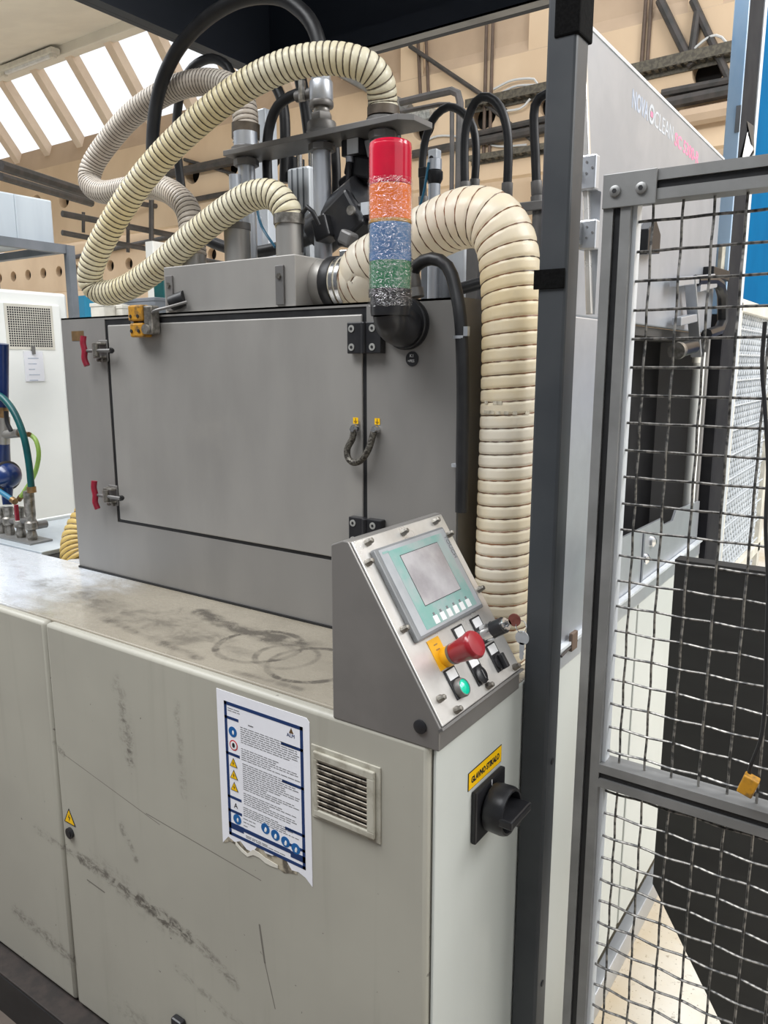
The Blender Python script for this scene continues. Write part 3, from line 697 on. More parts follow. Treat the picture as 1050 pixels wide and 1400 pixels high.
# ---- main switch on the right side (faces +X)
Mx = lambda o: frame_mat(o, (0, 1, 0), (0, 0, 1))      # u = +y, v = up, w = +x
ms = thing('main_switch', 'black rotary main switch with padlock slot on white side panel', 'switch', (0, .172, .84))
M = Mx((0, .1725, .885))
B(M).box(-.052, .052, -.046, .046, 0, .010).build('back_plate', 'black_plastic', ms, False, .003)
kb = B(M); kb.lathe([(.036, .010), (.040, .014), (.041, .040), (.038, .047), (.034, .047), (.031, .030), (.0, .028)], (0, 0, 0), (0, 0, 1), 16)
kb.build('knob_ring', 'black_plastic', ms)
B(M).box(-.039, .036, -.0075, .0075, .026, .066).build('grip_bar', 'black_plastic', ms, False, .003)
B(M).cyl((.02, -.022, .028), (.02, -.022, .052), .012, 16).build('padlock_tab', 'black_plastic', ms)
B(M).box(-.001, .001, .036, .046, .0101, .0106).build('index_mark', 'white_label', ms, False)
gs = thing('main_switch_sign', 'yellow GLAVNO STIKALO sign above the black main switch', 'sign', (0, .166, .95))
M = Mx((.0002, .1665, .9525))
b0 = B(M).box(-.0585, .0585, -.0155, .0155, 0, .0008).build('black_border', 'ink', gs, False)
B(M).box(-.0572, .0572, -.0142, .0142, .0008, .0012).build('yellow_field', 'sign_yellow', gs, False)
text('lettering', 'GLAVNO STIKALO', .0145, 'ink', M @ Matrix.Translation((-.049, -.0052, .0014)), gs, .0002, .098, .0006)

# ================================================================== CONTROL CONSOLE
cs = thing('control_console', 'sloping stainless control console on the machine corner', 'console', (-.08, .13, ZT))
Y0, Y1 = .0, .268
prof = [(-.182, 1.055), (.010, 1.055), (.010, 1.082), (.012, 1.090), (-.150, 1.342), (-.160, 1.342), (-.182, 1.333)]
B().prism(prof, 'y', Y0, Y1).build('housing', 'console_steel', cs, False, .002)
Pv = Vector((-.54076, 0, .84118))
MP = frame_mat((.012, 0, 1.090), (0, 1, 0), Pv)        # u = +y, v = up the slope, w = out of the panel
B(MP).box(.004, Y1 - .004, .002, .297, .0002, .003).build('front_plate', 'steel_bright', cs, False, .0012)
B(MP).box(-.001, Y1 + .001, -.003, .001, -.004, .004).build('lower_lip', 'steel_dull', cs, False)
scr = [(.036, .288), (.131, .286), (.231, .287), (.015, .259), (.252, .258), (.020, .149), (.258, .151), (.024, .037), (.048, .010), (.150, .011), (.246, .010)]
sb = B(MP); sb.lathe([(.0062, .003), (.0062, .0075), (.0048, .0095), (.0048, .013), (.0038, .0155), (.001, .016)], (scr[0][0], scr[0][1], 0), (0, 0, 1), 6)
s0 = sb.build('cap_screw', 'pewter', cs)
copies(s0, cs, [MP.to_3x3() @ Vector((u, v, 0)) for u, v in scr])
# touch panel
h = thing('touch_panel', 'grey operator touch panel with teal face set into the console', 'display', MP @ Vector((.135, .2, 0)))
B(MP).box(.030, .236, .122, .274, .003, .012).build('bezel', 'hmi_grey', h, False, .003)
B(MP).box(.040, .231, .128, .270, .012, .0128).build('face_foil', 'hmi_face', h, False)
B(MP).box(.060, .218, .132, .264, .0128, .0131).build('teal_field', 'hmi_teal', h, False)
B(MP).box(.083, .195, .165, .252, .0131, .0133).build('screen_edge', 'ink', h, False)
B(MP).box(.084, .194, .166, .251, .0133, .0136).build('screen', 'hmi_screen', h, False)
for i in range(6):
    u = .088 + i * .0202
    kx = B(MP).box(u, u + .0125, .1335, .1465, .0131, .0137).build('function_key', 'white_label', h, False)
    B(MP).box(u + .004, u + .0085, .1470, .1515, .0131, .0136).build('key_mark', 'ink_grey', kx, False)
B(MP).box(.046, .062, .262, .2655, .0128, .0131).build('brand_mark', 'hmi_teal', h, False)
text('lettering', 'TOUCH', .012, 'hmi_grey', MP @ Matrix.Translation((.222, .258, .0132)) @ Matrix.Rotation(-PI / 2, 4, 'Z'), h, .0001)
def label_holder(t, u, v, w_=.031, h_=.047):
    B(MP).box(u, u + w_, v, v + h_, .003, .0055).build('label_holder', 'black_plastic', t, False, .001)
    B(MP).box(u + .0035, u + w_ - .0035, v + h_ - .0175, v + h_ - .0025, .0055, .006).build('label_insert', 'white_label', t, False)
def op(name, label, u, v): return thing(name, label, 'control', MP @ Vector((u, v, 0)))
t = op('emergency_stop', 'red mushroom emergency stop button on yellow plate', .092, .09)
B(MP).box(.058, .091, .069, .117, .003, .0042).build('yellow_plate', 'yellow', t, False)
for q in range(2): B(MP).box(.070, .080, .106 - q * .008, .108 - q * .008, .0042, .0045).build('printed_line', 'brass', t, False)
B(MP).box(.131, .162, .086, .116, .003, .0055).build('label_holder', 'black_plastic', t, False, .001)
B(MP).box(.1345, .1585, .097, .113, .0055, .006).build('label_insert', 'white_label', t, False)
ec = (.083, .083)
B(MP).cyl((*ec, .003), (*ec, .022), .0155, 20).build('collar', 'yellow', t)
B(MP).lathe([(.015, .014), (.0165, .022)], (*ec, 0), (0, 0, 1), 20).build('neck', 'steel_dull', t)
B(MP).lathe([(.0155, .020), (.0165, .028), (.0195, .052), (.0215, .058), (.0215, .063), (.019, .0665), (.010, .068), (0, .068)], (*ec, 0), (0, 0, 1), 28).build('mushroom_head', 'red_plastic', t)
t = op('start_button', 'illuminated green push button in black holder', .08, .04)
label_holder(t, .062, .020); gc = (.0785, .033)
B(MP).lathe([(.0145, .0055), (.0145, .013), (.013, .0155), (.0118, .0155), (.0118, .012)], (*gc, 0), (0, 0, 1), 26).build('chrome_ring', 'steel_dull', t)
B(MP).lathe([(.0116, .010), (.0116, .015), (.008, .0172), (0, .0178)], (*gc, 0), (0, 0, 1), 24).build('lens', 'green_button', t)
t = op('key_lock_switch', 'black keyless lock switch between green button and rotary selector', .143, .04)
label_holder(t, .128, .018)
B(MP).lathe([(.0140, .0055), (.0140, .009), (.012, .0105), (0, .0105)], (.1435, .0315, 0), (0, 0, 1), 24).build('dial', 'black_plastic', t)
B(MP).box(.1425, .1445, .024, .039, .0105, .0125).build('key_slot', 'chrome', t, False)
t = op('rotary_selector', 'black rotary selector knob at lower right of console', .209, .04)
label_holder(t, .194, .018)
B(MP).lathe([(.0135, .0055), (.0135, .010), (0, .010)], (.2095, .0315, 0), (0, 0, 1), 24).build('dial', 'black_plastic', t)
B(MP).box(.2045, .2145, .019, .044, .010, .019).build('grip', 'black_plastic', t, False, .002)
t = op('key_switch', 'black key operated switch with silver collar at upper right of console', .205, .09)
label_holder(t, .189, .068); kc = (.206, .083)
B(MP).cyl((*kc, .0055), (*kc, .026), .0145, 24).build('collar', 'chrome', t)
B(MP).cyl((*kc, .026), (*kc, .048), .0135, 24).build('barrel', 'black_plastic', t)
B(MP).lathe([(.0105, .048), (.0105, .053), (.006, .053), (.006, .050)], (*kc, 0), (0, 0, 1), 20).build('lock_face', 'chrome', t)
kt = thing('key_bunch', 'two keys on a ring hanging from the key switch', 'key', MP @ Vector((kc[0], kc[1], .055)))
B(MP).box(kc[0] - .0012, kc[0] + .0012, kc[1] - .004, kc[1] + .004, .050, .062).build('inserted_blade', 'chrome', kt, False)
ko = MP @ Vector((kc[0], kc[1], .0695))
B().cyl(ko - Vector((0, .0012, 0)), ko + Vector((0, .0012, 0)), .0105, 20).build('inserted_bow', 'key_brown', kt)
kr = ko + Vector((.012, -.001, -.008)); rp = [kr + Vector((.009 * math.cos(a * PI / 8), .002 * math.sin(a * PI / 8), .009 * math.sin(a * PI / 8))) for a in range(17)]
B().tube(rp, .0008, 6).build('key_ring', 'chrome', kt)
kh = kr + Vector((.003, -.001, -.018))
B().cyl(kh - Vector((0, .001, 0)), kh + Vector((0, .001, 0)), .0115, 20).build('hanging_bow', 'steel_light', kt)
B().prism([(kh.x - .004, kh.z - .008), (kh.x + .004, kh.z - .008), (kh.x + .004, kh.z - .020), (kh.x + .0025, kh.z - .022), (kh.x + .004, kh.z - .026), (kh.x + .0025, kh.z - .030), (kh.x + .003, kh.z - .034), (kh.x, kh.z - .038), (kh.x - .003, kh.z - .034)], 'y', kh.y - .001, kh.y + .001).build('hanging_blade', 'steel_light', kt, False)
pc = (-.021, -.0003, 1.086)
B().lathe([(.0105, 0), (.0105, .003), (.007, .0045), (0, .0045)], pc, (0, -1, 0), 20).build('blanking_plug', 'black_plastic', cs)

# ================================================================== UPPER STAINLESS ENCLOSURE
YB = .333
ub = thing('steel_enclosure', 'stainless steel wash chamber with large hinged front door', 'machine housing', (-.74, .6, ZT))
XL, XR, ZU = -1.325, -.155, 1.712
DX0, DX1, DZ0, DZ1 = -1.140, -.360, 1.203, 1.694
B().box(XL, XR, YB + .012, .61, ZT, ZU - .003).build('chamber', 'steel_dull', ub, False)
fb_ = B()
for x0, x1, z0, z1 in ((XL, DX0 - .006, ZT, ZU), (DX1 + .005, XR, ZT, ZU), (DX0 - .006, DX1 + .005, ZT, DZ0 - .004), (DX0 - .006, DX1 + .005, DZ1 + .010, ZU)): fb_.box(x0, x1, YB, YB + .013, z0, z1)
fb_.build('front_frame', 'frame_steel', ub, False)
B().box(XL, XR, YB, 1.15, ZU - .004, ZU).build('roof_sheet', 'steel', ub, False)
B().box(XR - .001, XR + .002, YB + .003, .61, ZT, ZU).build('side_sheet', 'steel_dull', ub, False)  # darker steel puts the shade between duct and enclosure into the colour
B().box(DX0 - .006, DX1 + .005, YB + .002, YB + .0125, DZ0 - .004, DZ1 + .010).build('rubber_seal', 'black_rubber', ub, False)
dr = B().box(DX0 + .006, DX1 - .005, YB - .0015, YB + .008, DZ0 + .004, DZ1 - .004).build('front_door', 'satin_steel', ub, False, .0025)
B().box(XL, XR, YB - .004, YB + .004, ZT, ZT + .005).build('floor_seal', 'black_rubber', ub, False)
B().box(-1.283, -1.233, YB - .0008, YB, 1.655, 1.679).build('rating_plate', 'brass', ub, False)
def hinge(x, z, label):
    hb = B()
    for sx in (-1, 1): hb.box(x + min(sx * .003, sx * .039), x + max(sx * .003, sx * .039), YB - .017, YB - .001 if sx < 0 else YB, z - .029, z + .029)
    hb.cyl((x, YB - .016, z - .029), (x, YB - .016, z + .029), .006, 12)
    t = tag(hb.build('hinge', 'black_plastic', ub, False, .002), label)
    for sx in (-.028, .020):
        for sz in (-.017, .017):
            B().cyl((x + sx, YB - .0168, z + sz), (x + sx, YB - .0182, z + sz), .0068, 18).build('screw', 'screw_white', t)
            B().cyl((x + sx, YB - .0182, z + sz), (x + sx, YB - .0186, z + sz), .0032, 6).build('screw_socket', 'ink', t)
hinge(-.350, 1.646, 'upper black hinge with four pale screws'); hinge(-.350, 1.272, 'lower black hinge half hidden by the console')
def toggle(x, z, label):
    t = thing('toggle_clamp', label, 'clamp', (x, YB, z), 'red handled door clamps')
    B().box(x + .012, x + .048, YB - .004, YB, z - .026, z + .026).build('base', 'steel_dull', t, False, .002)
    for sz in (-.018, .014):
        B().box(x + .014, x + .046, YB - .022, YB - .004, z + sz, z + sz + .006).build('bracket', 'pewter', t, False, .002)
        for dx in (.018, .036): B().cyl((x + dx, YB - .004, z + sz * 1.25), (x + dx, YB - .012, z + sz * 1.25), .0045, 6).build('bolt', 'pewter', t)
    B().cyl((x + .030, YB - .024, z - .014), (x + .030, YB - .024, z + .016), .008, 12).build('pivot', 'pewter', t)
    B().cyl((x - .004, YB - .024, z), (x + .085, YB - .022, z), .0045, 10).build('spindle', 'steel_dull', t)
    B().lathe([(.007, 0), (.007, .006), (.004, .01)], (x + .083, YB - .022, z), (0, 1, 0), 12).build('pressure_pad', 'black_rubber', t)
    B().tube(spline([(x - .006, YB - .026, z - .036), (x - .012, YB - .028, z - .018), (x - .010, YB - .027, z), (x - .013, YB - .028, z + .018), (x - .012, YB - .026, z + .036)], .006), .0075, 12).build('grip', 'handle_red', t)
toggle(-1.185, 1.629, 'upper red handled toggle clamp on the enclosure door')
toggle(-1.183, 1.268, 'lower red handled toggle clamp on the enclosure door')
sw = thing('door_interlock', 'grimy yellow door interlock switch on top of the door edge', 'switch', (-.985, YB, 1.70))
B().box(-1.010, -.962, YB - .035, YB - .006, 1.694, 1.730).build('switch_head', 'amber', sw, False, .004)
B().box(-1.008, -.962, YB - .034, YB - .006, 1.658, 1.690).build('actuator', 'amber', sw, False, .004)
B().box(-.962, -.935, YB - .030, YB - .004, 1.664, 1.728).build('side_block', 'pewter', sw, False, .004)
B().box(-1.020, -1.010, YB - .02, YB - .004, 1.664, 1.722).build('mounting_ear', 'steel_dull', sw, False)
for z_ in (1.705, 1.672):
    for x_ in (-1.000, -.975): B().cyl((x_, YB - .035, z_), (x_, YB - .0365, z_), .004, 8).build('screw', 'ink', sw)
B().cyl((-.950, YB - .031, 1.675), (-.950, YB - .038, 1.675), .011, 14).build('knob', 'pewter', sw)
B().cyl((-.92, YB + .02, 1.735), (-.885, YB + .03, 1.745), .018, 12).build('cable_gland', 'black_rubber', sw)
B().tube(spline([(-.945, YB - .02, 1.708), (-.92, YB - .03, 1.715), (-.895, YB - .015, 1.722), (-.87, YB + .02, 1.735)], .008), .0035, 8).build('cable', 'steel_dull', sw)
# earth strap
es = thing('earth_strap', 'braided metal earth strap looping across the door gap', 'strap', (-.352, YB, 1.43))
zz = .325
B().tube(spline([(-.377, YB - .012, 1.473), (-.380, YB - .014, 1.455), (-.389, YB - .018, 1.436), (-.386, YB - .020, 1.418), (-.370, YB - .022, 1.410), (-.352, YB - .021, 1.418), (-.338, YB - .017, 1.440), (-.332, YB - .010, 1.470)], .005), .0065, 10).build('braid', 'braid', es)
for x_, y_ in ((-.377, YB - .006), (-.331, YB)):
    B().cyl((x_, y_, 1.474), (x_, y_ - .008, 1.474), .0085, 18).build('washer', 'chrome', es)
    B().cyl((x_, y_ - .008, 1.474), (x_, y_ - .014, 1.474), .0055, 6).build('nut', 'chrome', es)
for x_, y_, l in ((-.377, YB - .0065, 'tiny yellow earth label left of the door gap'), (-.330, YB - .0005, 'tiny yellow earth label right of the door gap')):
    t = thing('earth_label', l, 'label', (x_, y_, 1.489))
    B().box(x_ - .006, x_ + .006, y_ - .0006, y_, 1.484, 1.496).build('label_field', 'sign_yellow', t, False)
    B().box(x_ - .0007, x_ + .0007, y_ - .001, y_ - .0006, 1.489, 1.495).build('earth_symbol', 'brass', t, False)
    for q in range(3): B().box(x_ - .004 + q * .0012, x_ + .004 - q * .0012, y_ - .001, y_ - .0006, 1.4885 - q * .0016, 1.4893 - q * .0016).build('earth_symbol', 'brass', t, False)
rd = thing('round_tag', 'small round black tag with white print under the beacon', 'tag', (-.252, YB, 1.607))
B().cyl((-.252, YB, 1.607), (-.252, YB - .0015, 1.607), .0135, 26).build('disc', 'black_plastic', rd)
Mt = frame_mat((-.252, YB - .0016, 1.607), (1, 0, 0), (0, 0, 1))
text('lettering', 'K1', .008, 'white_label', Mt @ Matrix.Translation((-.005, .003, 0)), rd); text('lettering', '=PES', .007, 'white_label', Mt @ Matrix.Translation((-.009, -.006, 0)), rd)

# ================================================================== BEACON
bc = thing('signal_beacon', 'four colour signal beacon tower wrapped in clear film', 'beacon', (-.24, .25, 1.65))
bx, by = -.240, .243; R0 = .0355
def zb(py): return pt(534, py, 'y', by).z
def lens(z0, z1, mt, name='lens', ribs=9):
    pr = [(R0 * .97, z0)]
    for i in range(ribs):
        a = z0 + (z1 - z0) * (.06 + .88 * i / ribs); b_ = z0 + (z1 - z0) * (.06 + .88 * (i + .55) / ribs)
        pr += [(R0, a), (R0 * .985, b_)]
    pr += [(R0, z1 - (z1 - z0) * .04), (R0 * .98, z1)]
    return B().lathe(pr, (bx, by, 0), (0, 0, 1), 32).build(name, mt, bc)
lr = lens(zb(254), zb(200), 'lens_red', 'red_lens', 12)
B().lathe([(R0 * .98, zb(200)), (R0 * .97, zb(197)), (R0 * .9, zb(195)), (R0 * .3, zb(194.5)), (0, zb(194.5))], (bx, by, 0), (0, 0, 1), 32).build('top_cap', 'lens_red', bc)
lens(zb(303), zb(255), 'lens_orange', 'orange_lens', 12)
B().lathe([(R0 * 1.01, zb(306.5)), (R0 * 1.01, zb(302))], (bx, by, 0), (0, 0, 1), 32).build('joint_ring', 'amber', bc)
lens(zb(346), zb(307), 'lens_blue', 'blue_lens', 6)
B().lathe([(R0 * 1.01, zb(358)), (R0 * 1.01, zb(346))], (bx, by, 0), (0, 0, 1), 32).build('joint_ring', 'lens_blue', bc)
lens(zb(396), zb(358), 'lens_green', 'green_lens', 6)
B().lathe([(R0 * 1.02, zb(407)), (R0 * 1.02, zb(396))], (bx, by, 0), (0, 0, 1), 32).build('joint_ring', 'black_plastic', bc)
B().lathe([(R0 * .92, zb(432)), (R0 * .95, zb(428)), (R0 * .95, zb(407))], (bx, by, 0), (0, 0, 1), 32).build('socket', 'black_plastic', bc)
elb = [(bx, by, zb(430)), (bx, by + .004, zb(440)), (bx - .004, by + .025, zb(447)), (bx - .010, by + .055, zb(449)), (bx - .016, YB - .012, 1.669)]
B().tube(spline(elb, .008), .030, 20).build('elbow_arm', 'black_plastic', bc)
B().lathe([(.043, 0), (.046, .004), (.046, .008), (.03, .014)][::-1], (-.262, YB - .0135, 1.669), (0, 1, 0), 36).build('wall_flange', 'black_plastic', bc)
B().lathe([(.046, 0), (.046, .010)], (-.262, YB - .0105, 1.669), (0, 1, 0), 36).build('wall_flange', 'black_plastic', bc)
for dx, dz in ((0, -.037), (.036, .01), (-.034, -.008)): B().cyl((-.262 + dx, YB - .0106, 1.669 + dz), (-.262 + dx, YB - .0128, 1.669 + dz), .0042, 10).build('screw', 'chrome', bc)
fl = B(); random.seed(5); NF, MF = 40, 30; vs = []; fs = []
for j in range(MF + 1):
    z_ = zb(420) + (zb(246) - zb(420)) * j / MF
    for i in range(NF):
        an = 2 * PI * i / NF; r_ = R0 * 1.03 + random.uniform(0, .0016); vs.append((bx + r_ * math.cos(an), by + r_ * math.sin(an), z_ + random.uniform(-.001, .001)))
for j in range(MF):
    for i in range(NF): fs.append((j * NF + i, j * NF + (i + 1) % NF, (j + 1) * NF + (i + 1) % NF, (j + 1) * NF + i))
fl.add(vs, fs).build('stretch_film', 'stretch_film', bc)

# ================================================================== MANIFOLD BOX, TUBES, HOSES
mf = thing('manifold_box', 'stainless manifold box on the enclosure roof', 'manifold', (-.75, .45, ZU))
B().box(-.952, -.553, .36, .54, ZU, 1.816).build('body', 'satin_steel', mf, False, .002)
for x_ in (-.942, -.603):
    q = B().box(x_, x_ + .022, .355, .36, ZU + .006, 1.796).build('bracket_strip', 'steel_dull', mf, False, .001)
    B().cyl((x_ + .011, .355, 1.775), (x_ + .011, .351, 1.775), .006, 6).build('nut', 'pewter', q)
stub = []
for px, y_, z1, r_ in ((265, .46, 1.855, .029), (325, .47, 1.90, .030), (396, .44, 1.895, .029)):
    x_ = pt(px, 345, 'y', y_).x; stub.append(Vector((x_, y_, z1)))
    B().cyl((x_, y_, 1.80), (x_, y_, z1), r_, 24).build('stub_pipe', 'steel', mf)
x_ = stub[1].x
B().cyl((x_, .47, 1.90), (x_, .47, 1.915), .032, 20).build('stub_cap', 'steel_dull', mf)
B().cyl((x_, .47, 1.91), (x_, .47, 2.02), .014, 16).build('stub_riser', 'steel_light', mf)
# big duct
dc = thing('extraction_duct', 'large white spiral extraction duct arching from manifold down behind the console', 'hose', (-.07, .38, ZT))
dpts = [(-.50, .45, 1.763), (-.46, .448, 1.765), (-.43, .445, 1.768)] + [pt(*p) for p in ((500, 366, 'y', .44), (540, 342, 'y', .43), (580, 322, 'y', .42), (620, 303, 'y', .41), (650, 297, 'y', .40), (676, 306, 'y', .395), (692, 335, 'y', .39), (698, 380, 'y', .385), (700, 440, 'y', .38), (698, 540, 'y', .38), (694, 640, 'y', .38), (690, 740, 'y', .38), (687, 830, 'y', .38))] + [Vector((-.083, .38, 1.056))]
hose(dc, dpts, .0525, .0228, .04, 'hose_white', 'duct_wire', .0012, 36, 12, 6)
B().cyl((-.556, .45, 1.763), (-.515, .45, 1.763), .052, 28).build('spigot', 'steel', dc)
B().lathe([(.0535, 0), (.0555, .003), (.0555, .022), (.0535, .025)], (-.527, .45, 1.763), (1, 0, 0), 28).build('rubber_sleeve', 'black_rubber', dc)
for q in (.030, .044): B().lathe([(.0550, 0), (.0550, .009)], (-.527 + q, .45, 1.763), (1, 0, 0), 28).build('clamp_band', 'chrome', dc)
B().box(-.500, -.480, .438, .46, 1.816, 1.828).build('clamp_screw', 'chrome', dc, False, .002)
for py, us in ((549, (-.8, -.45, -.3)), (562, (-.85, -.7, -.55, -.35, -.1, .15, .55))):
    q = pt(697, py, 'y', .38); vd = (CAM - q); vd.z = 0; vd.normalize(); sd = Vector((-vd.y, vd.x, 0))
    for u in us:
        an = u * 1.1; c_ = Vector((q.x, .38, q.z)) + (vd * math.cos(an) + sd * math.sin(an)) * .0523
        tdir = (sd * math.cos(an) - vd * math.sin(an)); B().obox(c_ - tdir * .004, c_ + tdir * .004, .0012, .006).build('printed_mark', 'faded_print', dc, False)
# yellow hose loop A
ha = thing('yellow_hose', 'ribbed cream yellow hose in a wide loop from the plate to the manifold', 'hose', stub[2])
apts = [(523, 160, 'y', .55), (523, 138, 'y', .55), (517, 108, 'y', .53), (492, 87, 'y', .50), (445, 80, 'y', .47), (385, 92, 'y', .44), (320, 127, 'y', .42), (252, 183, 'y', .40), (195, 244, 'y', .385), (152, 308, 'y', .38), (128, 356, 'y', .38), (124, 384, 'y', .39), (140, 400, 'y', .405), (172, 394, 'y', .41), (215, 366, 'y', .415), (262, 325, 'y', .42), (310, 288, 'y', .425), (345, 268, 'y', .43), (374, 267, 'y', .435), (391, 286, 'y', .44)]
apts = [pt(*p) for p in apts] + [stub[2] + Vector((0, 0, -.005))]
hose(ha, apts, .0315, .0138, .075, 'hose_cream', 'hose_wire', .0014, 22, 8, 3)
# grey hose B
hb_ = thing('grey_hose', 'greyish ribbed hose looping behind the yellow one to the left stub', 'hose', stub[0])
bpts = [(336, 196, 'y', .56), (336, 172, 'y', .56), (331, 138, 'y', .57), (308, 116, 'y', .58), (268, 113, 'y', .58), (225, 127, 'y', .58), (182, 156, 'y', .575), (147, 195, 'y', .57), (126, 228, 'y', .56), (124, 252, 'y', .55), (143, 263, 'y', .54), (178, 258, 'y', .53), (214, 256, 'y', .51), (241, 268, 'y', .49), (259, 294, 'y', .475)]
bpts = [pt(*p) for p in bpts] + [stub[0] + Vector((0, 0, -.005))]
hose(hb_, bpts, .031, .0112, .07, 'hose_grey', 'hose_wire', .0011, 20, 8, 3)
# yellow hose D at deck opening
hd = thing('deck_hose', 'yellow ribbed hose rising from the deck opening beside the enclosure', 'hose', (-1.45, .45, ZT))
hose(hd, [(-1.40, .62, 1.24), (-1.44, .57, 1.21), (-1.475, .50, 1.15), (-1.478, .455, 1.09), (-1.455, .43, 1.045), (-1.43, .42, 1.02)], .062, .0165, .08, 'hose_yellow', 'hose_wire', .0015, 24, 8, 3)
# ---- tower plate with tubes
YP = .55
plx0 = pt(305, 213, 'y', .505).x; plx1 = pt(543, 153, 'y', .505).x; plz = pt(430, 183, 'y', .505).z
tp = thing('tower_plate', 'flat steel plate carrying three pipe ends above the enclosure', 'plate', (-.6, YP, plz))
B().prism([(plx0, .505), (plx1, .505), (plx1 + .025, .53), (plx1 + .025, .60), (plx0, .60)], 'z', plz - .006, plz + .006).build('plate', 'steel_dull', tp, False, .001)
for px in (336, 440, 523):
    x_ = pt(px, 200, 'y', YP).x; top = plz + (.075 if px != 440 else .0)
    B().cyl((x_, YP, 1.71), (x_, YP, plz), .0205, 20).build('support_tube', 'steel_light', tp)
    B().lathe([(.030, 0), (.030, .014), (.026, .016)], (x_, YP, plz - .024), (0, 0, 1), 8).build('lock_nut', 'steel_dull', tp)
    B().lathe([(.034, 0), (.034, .010), (.028, .014)], (x_, YP, plz + .006), (0, 0, 1), 24).build('collar', 'steel_dull', tp)
    if px != 440: B().cyl((x_, YP, plz), (x_, YP, plz + .05), .0285, 20).build('hose_spigot', 'steel_light', tp)
for px in (505, 515): B().cyl((pt(px, 150, 'y', .56).x - .03, .58, plz + .006), (pt(px, 150, 'y', .56).x - .03, .58, plz + .016), .008, 6).build('bolt', 'pewter', tp)
vx = pt(440, 180, 'y', YP).x
vs_ = thing('valve_stack', 'stacked steel pipe fittings standing on the middle of the tower plate', 'valve', (vx, YP, plz))
z_ = plz + .006
for r0, h_, n_, mt, nm in ((.032, .03, 24, 'steel_dull', 'base_fitting'), (.024, .018, 6, 'steel_dull', 'lower_nut'), (.018, .012, 20, 'steel', 'neck'), (.027, .012, 24, 'steel_dull', 'ring'), (.026, .040, 24, 'steel_light', 'body'), (.023, .028, 6, 'steel_light', 'upper_nut'), (.018, .03, 16, 'steel_dull', 'top_nipple')):
    B().lathe([(r0 * .95, 0), (r0, .003), (r0, h_ - .003), (r0 * .95, h_)], (vx, YP, z_), (0, 0, 1), n_).build(nm, mt, vs_); z_ += h_
B().cyl((vx - .025, YP, plz + .10), (vx - .07, YP, plz + .10), .012, 12).build('side_port', 'steel_dull', vs_)
B().cyl((vx - .045, YP - .012, plz + .085), (vx - .045, YP - .012, plz + .125), .008, 8).build('clamp_bolt', 'pewter', vs_)
# strap of black tape/clamp on hose ends
for pts_, l in (((( 336, 190), (336, 170)), 'dark hose clamp tape on the grey hose end'),):
    a = pt(*pts_[0], 'y', .56); c = pt(*pts_[1], 'y', .56); tag(B().cyl(a, c, .0335, 20).build('hose_clamp', 'hose_wire', None, True, 0, a), l, 'clamp')
a = pt(524, 160, 'y', .55); tag(B().cyl(a, a + Vector((0, 0, .018)), .0335, 20).build('hose_clamp', 'hose_wire', None, True, 0, a), 'dark hose clamp on the yellow hose end above the beacon', 'clamp')
a = stub[2] + Vector((0, 0, -.004)); tag(B().cyl(a, a + Vector((0, 0, .020)), .0335, 20).build('hose_clamp', 'pewter', None, True, 0, a), 'dark hose clamp where the yellow hose meets the manifold', 'clamp')
# ---- black hoses
def bhose(pts, r, label, y=None, mt='black_rubber', nm='black_hose', grp='black rubber hoses', ends=()):
    P = [pt(p[0], p[1], 'y', p[2] if len(p) > 2 else y) for p in pts]
    t = thing(nm, label, 'hose', min(P, key=lambda v: v.z), grp)
    S = spline(P, .02); B().tube(S, r, 12).build('hose_wall', mt, t)
    for e in ends:
        a, c = (S[0], S[1]) if e == 0 else (S[-1], S[-2]); d_ = (a - c).normalized()
        B().lathe([(r * 1.25, 0), (r * 1.25, .03), (r * 1.05, .034), (r * 1.4, .034), (r * 1.4, .05)], a - d_ * .03, d_, 12).build('ferrule', 'steel_dull', t)
    return t
bhose([(212, 262), (209, 225), (209, 185), (214, 140), (226, 100), (250, 58), (290, 20), (335, -2), (380, -4), (412, 15), (430, 40), (440, 75)], .0165, 'thick black hose in the tallest arch under the dark hood', .53)
bhose([(322, 120), (312, 92), (290, 80), (266, 90), (250, 115), (243, 150), (241, 190), (246, 240), (252, 290), (258, 350)], .012, 'black hose arching just behind the grey ribbed hose', .68, ends=(1,))
bhose([(360, 105), (378, 120), (388, 150), (390, 195), (389, 250)], .013, 'black hose dropping straight left of the tower tubes', .66)
bhose([(432, 130), (405, 129), (380, 145), (368, 175), (365, 210), (366, 250)], .012, 'black hose curving from the valve stack down to the left', .60)
bhose([(410, 105), (418, 145), (424, 190)], .016, 'short thick black hose behind the valve stack', .72)
bhose([(579, 285), (578, 214), (588, 171), (602, 152), (617, 146), (636, 157), (648, 178), (651, 214), (648, 262)], .0105, 'black hose loop, leftmost of three right of the beacon', 1.0, ends=(0, 1))
bhose([(636, 266), (635, 204), (638, 170), (648, 142), (663, 132), (680, 142), (691, 166), (695, 204), (693, 268)], .011, 'black hose loop, middle and tallest of three right of the beacon', .95, ends=(0, 1))
bhose([(734, 266), (732, 214), (730, 166), (732, 142), (743, 130), (757, 130), (766, 150), (768, 200)], .011, 'black hose loop, rightmost of three, half behind the grey post', .95, ends=(0,))
bhose([(272, 322, .62), (300, 335, .62), (340, 345, .62), (385, 338, .62), (425, 325, .60), (450, 312, .58)], .015, 'black hose sagging low behind the manifold stubs')
bhose([(412, 345, .45), (412, 300, .45), (418, 283, .45), (428, 290, .45), (436, 308, .46)], .005, 'thin black cable curling beside the manifold')
bhose([(541, 180, .62), (541, 230, .62), (540, 275, .62)], .012, 'black hose hidden behind the beacon top')
bhose([(458, 200, .64), (460, 240, .64), (459, 290, .64)], .011, 'black hose right of the middle tower tube')
